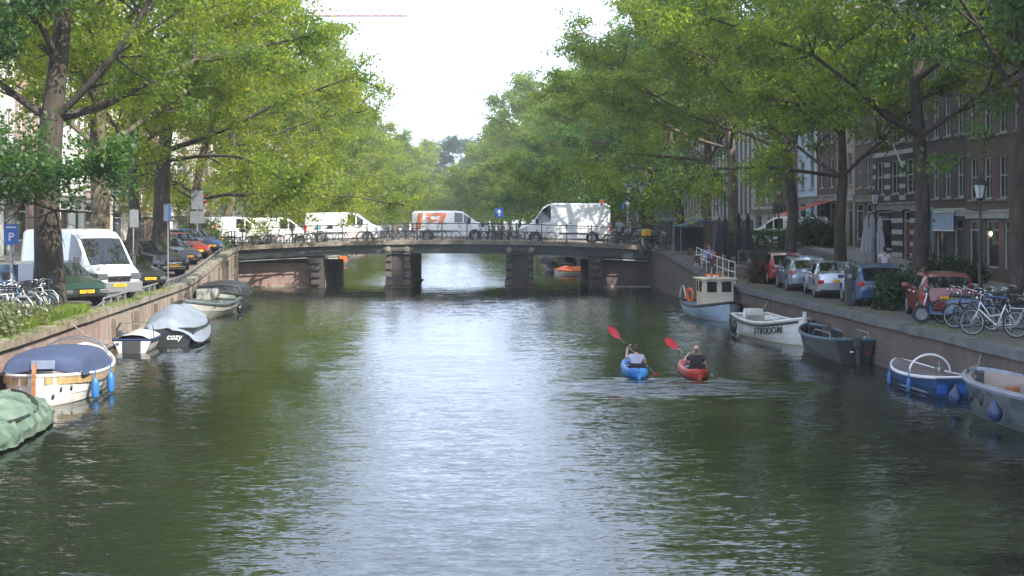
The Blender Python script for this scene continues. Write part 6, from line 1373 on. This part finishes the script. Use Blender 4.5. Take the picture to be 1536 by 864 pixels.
# parasols, folded
def folded(label, x, y, m, h=2.5, group=None):
    t = thing('folded_parasol', label, 'parasol', (x, y, gz(y)), random.uniform(0, 3), group); mb = MB(); mb.tube([(0, 0, .05), (0, 0, h)], .022, 6); mb.lathe([(.25, 0), (.25, .07), (.05, .1)], 12); mb.build('pole', M_['galv'], t)
    c = MB(); N = 16; c.loft([[(math.cos(2 * PI * k / N) * r_ * (1 + .28 * (-1) ** k), math.sin(2 * PI * k / N) * r_ * (1 + .28 * (-1) ** k), z) for k in range(N)] for z, r_ in ((h + .08, .01), (h - .05, .05), (h - .35, .12), (h - .55, .085), (h - .9, .15), (h - 1.5, .20), (h - 1.85, .23))], closed=True, smooth=True); c.build('canvas', m, t); return t
wc_ = mat('white_parasol', (.42, .42, .47), .9, var=.1); dk = M_['cloth_black']
for i, (px, Y) in enumerate([(1299, 69.5), (1308, 71), (1320, 69)]): folded('folded white parasol, %s of the three counted toward the striped house' % ORD[i], AX(px, Y), Y, wc_, 2.55, 'folded white parasols')
for i, (px, Y) in enumerate([(1079, 65.5), (1088, 66.2), (1108, 69), (1122, 68.5)]): folded('folded black parasol on the terrace, %s counted from the blue tent' % ORD[i], AX(px, Y), Y, dk, 2.75, 'folded black parasols')
# blue tent
tx, ty = AX(1047, 76), 76
t = thing('market_tent', 'blue grey tent canopy standing on the quay edge beside the folded black parasols', 'tent', (tx, ty, gz(ty)), R(4)); t.scale = (.8, .8, .8)
m = MB(); m.loft([[(x, y, z) for x, z in ((-1.6, 2.0), (-.9, 2.15), (-.2, 2.45), (.2, 2.48), (.9, 2.25), (1.5, 2.05))] for y in (-1.4, 0, 1.4)]); m.loft([[(x, -1.4, z), (x, -1.42, z - .2)] for x, z in ((-1.6, 2.0), (-.2, 2.45), (.2, 2.48), (1.5, 2.05))])
o = m.build('canopy', mat('tent_blue', (.08, .11, .19), .85, var=.15), t); md = o.modifiers.new('s', 'SOLIDIFY'); md.thickness = .01
m = MB()
for x in (-1.5, 1.4):
    for y in (-1.3, 1.3): m.tube([(x, y, 0), (x, y, 2.05)], .022, 6)
tag(m.build('tent_pole', M_['galv'], t), kind=None)
m = MB(); m.loft([[(x, 1.35, z) for x in (-1.4, -.7, 0, .7)] for z in (.2, 1.9)]); m.build('side_cloth', M_['cloth_black'], t)
# terrace: railing, tables, chairs
t = thing('terrace_railing', 'thin pale railing around the waterside terrace behind the cabin boat', 'railing', (0, 0, 0)); m = MB()
pts = [(XR(y) + .35, y) for y in np.linspace(59.5, 69, 8)]
for x, y in pts: m.tube([(x, y, gz(y)), (x, y, gz(y) + 1.0)], .02, 6)
pm = m.build('post', M_['white'], t)
for h in (1.0, .55): m = MB(); m.tube([(x, y, gz(y) + h) for x, y in pts], .018, 6); m.build('rail', M_['white'], t)
def table(label, x, y, m_top, group=None):
    t = thing('cafe_table', label, 'table', (x, y, gz(y)), random.uniform(0, 1), group); a = MB(); a.bev((0, 0, .74), (.75, .75, .03), .01); a.build('table_top', m_top, t); a = MB(); a.tube([(0, 0, .03), (0, 0, .72)], .03, 8); a.lathe([(.22, 0), (.22, .03), (.04, .05)], 12); a.build('pedestal', M_['iron'], t); return t
def chair(label, x, y, rz, m, plastic=False, group=None):
    t = thing('plastic_chair' if plastic else 'cafe_chair', label, 'chair', (x, y, gz(y)), rz, group)
    a = MB(); a.bev((0, 0, .44), (.44, .44, .035), .012); a.build('seat', m, t)
    a = MB(); a.loft([[(xx, -.21 - .03 * (1 - (xx / .22) ** 2) - z * .12, .46 + z) for xx in (-.21, -.1, 0, .1, .21)] for z in (.04, .2, .42)]); a.loft([[(xx, -.235 - .03 * (1 - (xx / .22) ** 2) - z * .12, .46 + z) for xx in (-.21, -.1, 0, .1, .21)] for z in (.04, .2, .42)]); a.build('backrest', m, t)
    for sx in (-1, 1):
        for sy in (-1, 1): a = MB(); a.tube([(sx * .19, sy * .19, .43), (sx * .22, sy * .23, 0)], .016, 6); a.build('leg', m, t)
    if plastic:
        for sx in (-1, 1): a = MB(); a.tube([(sx * .22, -.22, .64), (sx * .24, .0, .66), (sx * .23, .2, .62), (sx * .21, .2, .44)], .018, 6); a.build('armrest', m, t)
    return t
wcol = M_['wood_w']
for i, (px, Y) in enumerate([(1072, 65), (1095, 63.5), (1060, 69.5), (1125, 63)]):
    table('small wooden terrace table, %s from the white plastic chair' % ORD[i], AX(px, Y), Y, wcol, 'terrace tables')
    for k, a in enumerate((.3, 2.4)): chair('wooden terrace chair at the %s table, %s side' % (ORD[i], 'near' if k else 'far'), AX(px, Y) + math.cos(a) * .75, Y + math.sin(a) * .75, a + PI / 2, wcol, group='terrace chairs')
chair('white plastic garden chair at the end of the waterside terrace', AX(1041, 68.4) + .35, 68.6, R(100), M_['white'], True)
chair('cafe chair holding the seated person in the blue shirt', AX(1064, 67.5), 67.5, R(170), wcol)
chair('chair holding the seated person in the pale shirt', AX(1389, 45.3), 45.3, R(60), wcol)
m = MB(); m.lathe([(.0, 0), (.10, 0), (.13, .22), (.11, .22), (.0, .2)], 10); m.ball((0, 0, .26), .13, 8); tag(m.build('flower_pot', M_['red']), 'red flower pot on the nearest terrace table', 'flower pot').location = (AX(1072, 65), 65, gz(65) + .757)
# leafy things ----------------------------------------------------------
def leaf_cloud(name, pts_fn, n, size, m, parent=None, seed=1, upright=.3, elong=.6):
    nr = np.random.RandomState(seed); C = pts_fn(nr, n); N = len(C); s_ = size * nr.uniform(.5, 1.4, N)[:, None]
    nv = nr.normal(0, 1, (N, 3)) + np.array([0, 0, upright]); nv /= np.linalg.norm(nv, axis=1)[:, None]; a = np.cross(nv, nr.normal(0, 1, (N, 3))); a /= np.linalg.norm(a, axis=1)[:, None]; b = np.cross(nv, a)
    V = np.empty((N, 4, 3)); V[:, 0] = C - a * s_ * .6; V[:, 1] = C + b * s_ * .6 * elong; V[:, 2] = C + a * s_ * .6; V[:, 3] = C - b * s_ * .6 * elong
    me = bpy.data.meshes.new(name); me.from_pydata(V.reshape(-1, 3).tolist(), [], [(4 * i, 4 * i + 1, 4 * i + 2, 4 * i + 3) for i in range(N)]); me.materials.append(m)
    o = bpy.data.objects.new(name, me); COL.objects.link(o); o.parent = parent; return o
def bush(name, label, loc, r, h, m, n=1500, size=.10, seed=1, group=None, box=False, cat='shrub', flowers=None):
    t = thing(name, label, cat, loc, 0, group)
    def fn(nr, n):
        if box: p = nr.uniform(-1, 1, (n, 3)); ax = nr.randint(0, 3, n); p[np.arange(n), ax] = np.sign(p[np.arange(n), ax]) * nr.uniform(.8, 1.08, n); p[:, :2] *= np.array(r); p[:, 2] = (p[:, 2] * .5 + .5) * h + nr.normal(0, .05, n); return p
        k = 14; c = nr.normal(0, .42, (k, 3)); c[:, 2] = nr.uniform(.15, .85, k); i = nr.randint(0, k, n); p = c[i] + nr.normal(0, .2, (n, 3)); p[:, :2] *= r; p[:, 2] = np.abs(p[:, 2]) * h; return p
    leaf_cloud('foliage', fn, n, size, m, t, seed)
    st = MB(); rg = random.Random(seed)
    rr = r if not hasattr(r, '__len__') else min(r)
    for _ in range(9): a = rg.uniform(0, 6.3); st.tube([(0, 0, -.02), (math.cos(a) * rr * .25, math.sin(a) * rr * .25, h * .4), (math.cos(a) * rr * .6, math.sin(a) * rr * .6, h * .85)], [.02, .014, .005], 5)
    st.build('stem', M_['wood_w'], t)
    if flowers:
        def ff(nr, n): p = nr.normal(0, .45, (n, 3)); p[:, :2] *= r; p[:, 2] = nr.uniform(.4, 1.0, n) * h; return p
        leaf_cloud('flower', ff, 60, .09, flowers, t, seed + 5)
    return t
wild = leaf_mat('wild_plant_leaf', [(.09, .13, .04), (.16, .19, .08), (.25, .24, .14)], (1.6, 1.6, 1.0)); dark_l = leaf_mat('dark_shrub_leaf', [(.02, .045, .015), (.035, .07, .02)], (1.8, 1.9, 1.2), .3)
hedge_l = leaf_mat('hedge_leaf', [(.04, .09, .02), (.08, .14, .03)], (2, 2, 1.2), .35)
for i, (x, y, r, h) in enumerate([(-12.75, 33.2, .5, .62), (-13.05, 34.8, .5, .68), (-13.0, 36.2, .4, .45), (-12.5, 32.2, .45, .5), (-13.3, 38.0, .35, .35), (-13.2, 34.0, .5, .75)]):
    bush('wild_plant', 'straggly flowering wild plant in front of the bicycle rack, %s from the near corner' % ORD[i], (x, y, gz(y)), r, h, wild, 1100, .09, 20 + i, 'wild plants along the sunny quay edge', flowers=mat('pale_blossom', (.34, .33, .26), .8) if i < 3 else None)
def grass_pts(nr, n): y = nr.uniform(30.0, 41.5, n); x = -8.7 - .1 * y - nr.uniform(.45, 1.5, n) * (1 - .35 * (y - 30) / 11); return np.stack([x, y, 1.3 + nr.uniform(0, .0, n)], 1)
def grass(name, label, fn, n, h, m, seed):
    nr = np.random.RandomState(seed); C = fn(nr, n); hh = h * nr.uniform(.4, 1.3, n); a = nr.uniform(0, 6.3, n); d = np.stack([np.cos(a), np.sin(a), 0 * a], 1); L = np.stack([nr.normal(0, .35, n), nr.normal(0, .35, n), np.ones(n)], 1) * hh[:, None]
    V = np.empty((n, 3, 3)); V[:, 0] = C - d * .012; V[:, 1] = C + d * .012; V[:, 2] = C + L
    me = bpy.data.meshes.new(name); me.from_pydata(V.reshape(-1, 3).tolist(), [], [(3 * i, 3 * i + 1, 3 * i + 2) for i in range(n)]); me.materials.append(m); o = bpy.data.objects.new(name, me); COL.objects.link(o); return tag(o, label, 'grass', kind='stuff')
gl = leaf_mat('grass_blade', [(.07, .15, .015), (.13, .22, .03), (.20, .22, .06)], (1.8, 1.9, 1), .35)
grass('grass', 'bright green grass growing along the planted corner of the sunny quay', grass_pts, 22000, .26, gl, 3)
grass('weeds', 'tufts of weeds in the joints of the shaded quay coping', lambda nr, n: (lambda y: np.stack([12.1 - .042 * y + nr.uniform(.3, .9, n), y, np.full(n, 1.3)], 1))(np.repeat(nr.uniform(28, 56, 60), n // 60 + 1)[:n] + nr.normal(0, .12, n)), 500, .10, gl, 5)
grass('weeds', 'tufts of moss and weeds on the sunny quay coping', lambda nr, n: (lambda y: np.stack([-8.7 - .1 * y + nr.uniform(-.45, .07, n), y, np.full(n, 1.29)], 1))(np.repeat(nr.uniform(26, 56, 90), n // 90 + 1)[:n] + nr.normal(0, .15, n)), 5000, .10, gl, 6)
bush('flower_bed', 'orange flowers and tall stems where the sunny quay meets the bridge', (AX(322, 78), 78, gz(78)), .75, 1.5, hedge_l, 1300, .1, 50, flowers=M_['orange'], cat='flowers')
for i, (px, Y, s) in enumerate([(298, 80, 1.6), (275, 80, 1.3), (312, 83, 1.5)]): bush('shrub', 'green shrub between the parked cars and the bridge corner, %s of three' % ORD[i], (AX(px, Y), Y, gz(Y)), s * .6, s, hedge_l, 1600, .12, 60 + i, 'shrubs at the sunny bridge corner')
t = bush('hedge', 'long green hedge in planters behind the terrace and the bright red hatchback', (AX(1135, 71), 71, gz(71)), (1.7, .5), 1.65, hedge_l, 9000, .10, 70, box=True, cat='hedge'); t.rotation_euler.z = .1
m = MB(); m.bev((0, 0, .28), (3.5, 1.05, .56), .03); m.build('planter', M_['plastic'], t)
bush('shrub', 'dark shrub at the quay edge between the blue hatchback and the orange red one', (AX(1333, 42.5), 42.5, gz(42)), .6, 1.05, dark_l, 2600, .09, 80)
bush('shrub', 'dark reddish shrub in front of the bright red hatchback', (AX(1140, 60.5), 60.5, gz(60)), .6, 1.1, leaf_mat('russet_leaf', [(.05, .03, .015), (.08, .06, .02)], (2, 1.4, .8), .3), 2200, .09, 81)
for i, (px, Y, r, h) in enumerate([(1205, 82, 1.1, 1.7), (1240, 80, .9, 1.5), (1410, 60, 1.3, 1.2), (1440, 58, 1.3, 1.1)]): bush('shrub', 'dark green shrub before the houses on the shaded quay, %s from the bridge' % ORD[i], (AX(px, Y), Y, gz(Y)), r, h, dark_l, 3000, .12, 90 + i, 'shrubs before the shaded houses')
# hanging banner, shop panel, flagpole, scaffolding, red flowers
xb = 24.1 - .042 * 65.5
t = thing('banner', 'cyan banner with a purple curl hanging from the dark brown house', 'banner', (AX(1391, 62), 62, gz(60) + 2.0)); m = MB(); m.loft([[(x, .02 * math.sin(z * 4), z) for x in (-.22, .22)] for z in (0, .4, .8, 1.2, 1.45)]); o = m.build('cloth', mat('banner_cyan', (.16, .42, .52), .8, var=.05), t); md = o.modifiers.new('s', 'SOLIDIFY'); md.thickness = .008
m = MB(); m.tube([(.12 * math.cos(a) * (1 - a / 9), -.03, .95 + .20 * math.sin(a) * (1 - a / 12)) for a in [k * .5 for k in range(12)]], .03, 6); m.build('purple_curl', mat('banner_purple', (.10, .03, .22), .8), t)
m = MB(); m.tube([(.24, 0, -2.0), (.24, 0, 1.5)], .02, 6); m.tube([(-.22, 0, 1.46), (.24, 0, 1.46)], .012, 6); m.build('pole', M_['galv'], t)
t = thing('shop_sign', 'pale blue and white panel over the shop window of the dark brown house', 'sign', (24.1 - .042 * 65.7 - .14, 65.7, gz(65) + 2.62), -R(90) - .042); m = MB(); m.bev((0, 0, 0), (3.6, .10, .85), .02); m.build('panel', mat('sign_pale_blue', (.35, .45, .60), .5, var=.3, scale=.7), t); m = MB(); m.bev((0, -.02, .46), (3.75, .16, .07), .01); m.bev((0, -.02, -.46), (3.75, .16, .07), .01); m.build('frame', M_['white'], t)
m = MB(); m.ball((-1.35, -.06, .03), .07, 8, sc=(1.5, .3, 1)); m.ball((-1.15, -.06, .03), .06, 8, sc=(1, .3, 1.2)); m.build('emblem', M_['black'], t)
t = thing('flagpole', 'white flagpole leaning out from the banded black house', 'flagpole', (20.6, 70.2, 6.9)); m = MB(); m.tube([(0, 0, 0), (-1.7, -.6, 3.6)], [.05, .03], 8); m.ball((-1.72, -.6, 3.65), .07, 8); m.build('pole', M_['white'], t); m = MB(); m.bev((.05, .02, -.05), (.3, .2, .25), .02); m.build('bracket', M_['iron'], t)
t = thing('scaffolding', 'steel scaffolding with planks against the red brick house', 'scaffolding', (24.1 - .042 * 97.5 - .1, 97.5, gz(97)), -R(90) - .042); m = MB(); d_ = MB()
for i in range(5):
    for y in (-.3, -1.4): m.tube([(-3.2 + i * 1.6, y, 0), (-3.2 + i * 1.6, y, 12.5)], .03, 6)
for k in range(7):
    z = 1.0 + k * 1.9
    for y in (-.3, -1.4): m.tube([(-3.3, y, z), (3.3, y, z)], .025, 6); m.tube([(-3.3, y, z - .9), (3.3, y, z - .9)], .02, 6) if k else None
    for i in range(5): m.tube([(-3.2 + i * 1.6, -.3, z), (-3.2 + i * 1.6, -1.4, z)], .02, 6)
    d_.bb(-3.3, 3.3, -1.35, -.35, z + .04, z + .09)
m.build('frame', M_['galv'], t); d_.build('planks', M_['wood_w'], t)
m = MB(); m.bev((0, 0, 0), (1.1, .9, 1.3), .05); tag(m.build('builders_sack', M_['white']), 'white builders bag on the scaffolding planks', 'bag').location = (24.1 - .042 * 97.5 - 1.0, 98.2, gz(97) + 5.54 + .0)
t = thing('wall_lamp', 'glowing lantern fixed to the brown brick house by the pale shop front', 'wall lamp', (24.1 - .042 * 59.5 - .35, 59.3, gz(59) + 2.3)); m = MB(); m.lathe([(.08, -.2), (.15, .1)], 6, smooth=False); m.build('glass', M_['lamp_glass'], t); m = MB(); m.lathe([(.17, .1), (.1, .22), (.02, .3)], 6); m.beam((0, 0, .3), (.35, 0, .35), .03); m.build('cap', M_['iron'], t); m = MB(); m.ball((0, -.12, -.03), .07, 8); m.build('bulb', M_['bulb'], t)
# crane far away
t = thing('tower_crane', 'distant orange tower crane jib high above the sunny bank trees', 'crane', (-95, 420, 0)); m = MB()
def lattice(m, a, b, w_, n, r=.07):
    a, b = V3(*a), V3(*b); d = (b - a) / n; up = V3(0, 0, 1) if abs(d.normalized().z) < .9 else V3(1, 0, 0); s = d.cross(up).normalized() * w_ / 2; u = up * w_
    for o_ in (s, -s, u): m.tube([a + o_, b + o_], r * 1.4, 5)
    for i in range(n): p, q = a + d * i, a + d * (i + 1); m.tube([p + s, p + d * .5 + u, q + s], r, 4); m.tube([p - s, p + d * .5 + u, q - s], r, 4); m.tube([p - s, q + s], r, 4)
lattice(m, (0, 0, 1), (0, 0, 70), 2, 24); m.build('mast', mat('crane_orange', (.34, .11, .05), .6), t); m = MB(); lattice(m, (-18, 0, 69), (62, 0, 69), 1.8, 32, .11); m.build('jib', bpy.data.materials['crane_orange'], t)
m = MB(); m.tube([(0, 0, 70), (0, 0, 78)], .3, 6); m.tube([(0, 0, 78), (40, 0, 70.5)], .08, 5); m.tube([(0, 0, 78), (-16, 0, 70)], .08, 5); m.build('tie', bpy.data.materials['crane_orange'], t)
m = MB(); m.bev((-16, 0, 67.6), (4, 1.6, 2.4), .1); m.build('counterweight', M_['stone'], t)
# houses closing the view
for i, (px, c, g_) in enumerate([(605, 'cream', 'neck'), (632, 'white', 'cornice'), (660, 'pink', 'step'), (688, 'cream', 'cornice'), (716, 'red', 'neck')]):
    house('%s house closing the far end of the canal, %s of five' % ({'cream': 'cream', 'white': 'white', 'pink': 'pink brick', 'red': 'red brick'}[c], ORD[i]), (AX(px, 445) - 3, 445 + i * .3, 1.2), 0, 6.0, 17, 4, 3, BR[c], gable=g_, group='houses closing the canal')
# ================================================================= HAZE
def haze():  # scattering volume added to lift the dark tones to a faded look
    mb = MB(); mb.bb(-300, 300, -45, 520, -2.6, 90); m = bpy.data.materials.new('added_haze'); m.use_nodes = True; n = m.node_tree; n.nodes.remove(n.nodes['Principled BSDF'])
    v = n.nodes.new('ShaderNodeVolumePrincipled'); v.inputs['Density'].default_value = .00045; v.inputs['Color'].default_value = (.93, .96, 1, 1); v.inputs['Anisotropy'].default_value = .2
    n.links.new(v.outputs[0], n.nodes['Material Output'].inputs['Volume'])
    o = mb.build('haze', m); tag(o, 'thin pale haze over the canal, added to lift the blacks', kind='stuff'); return o
haze()
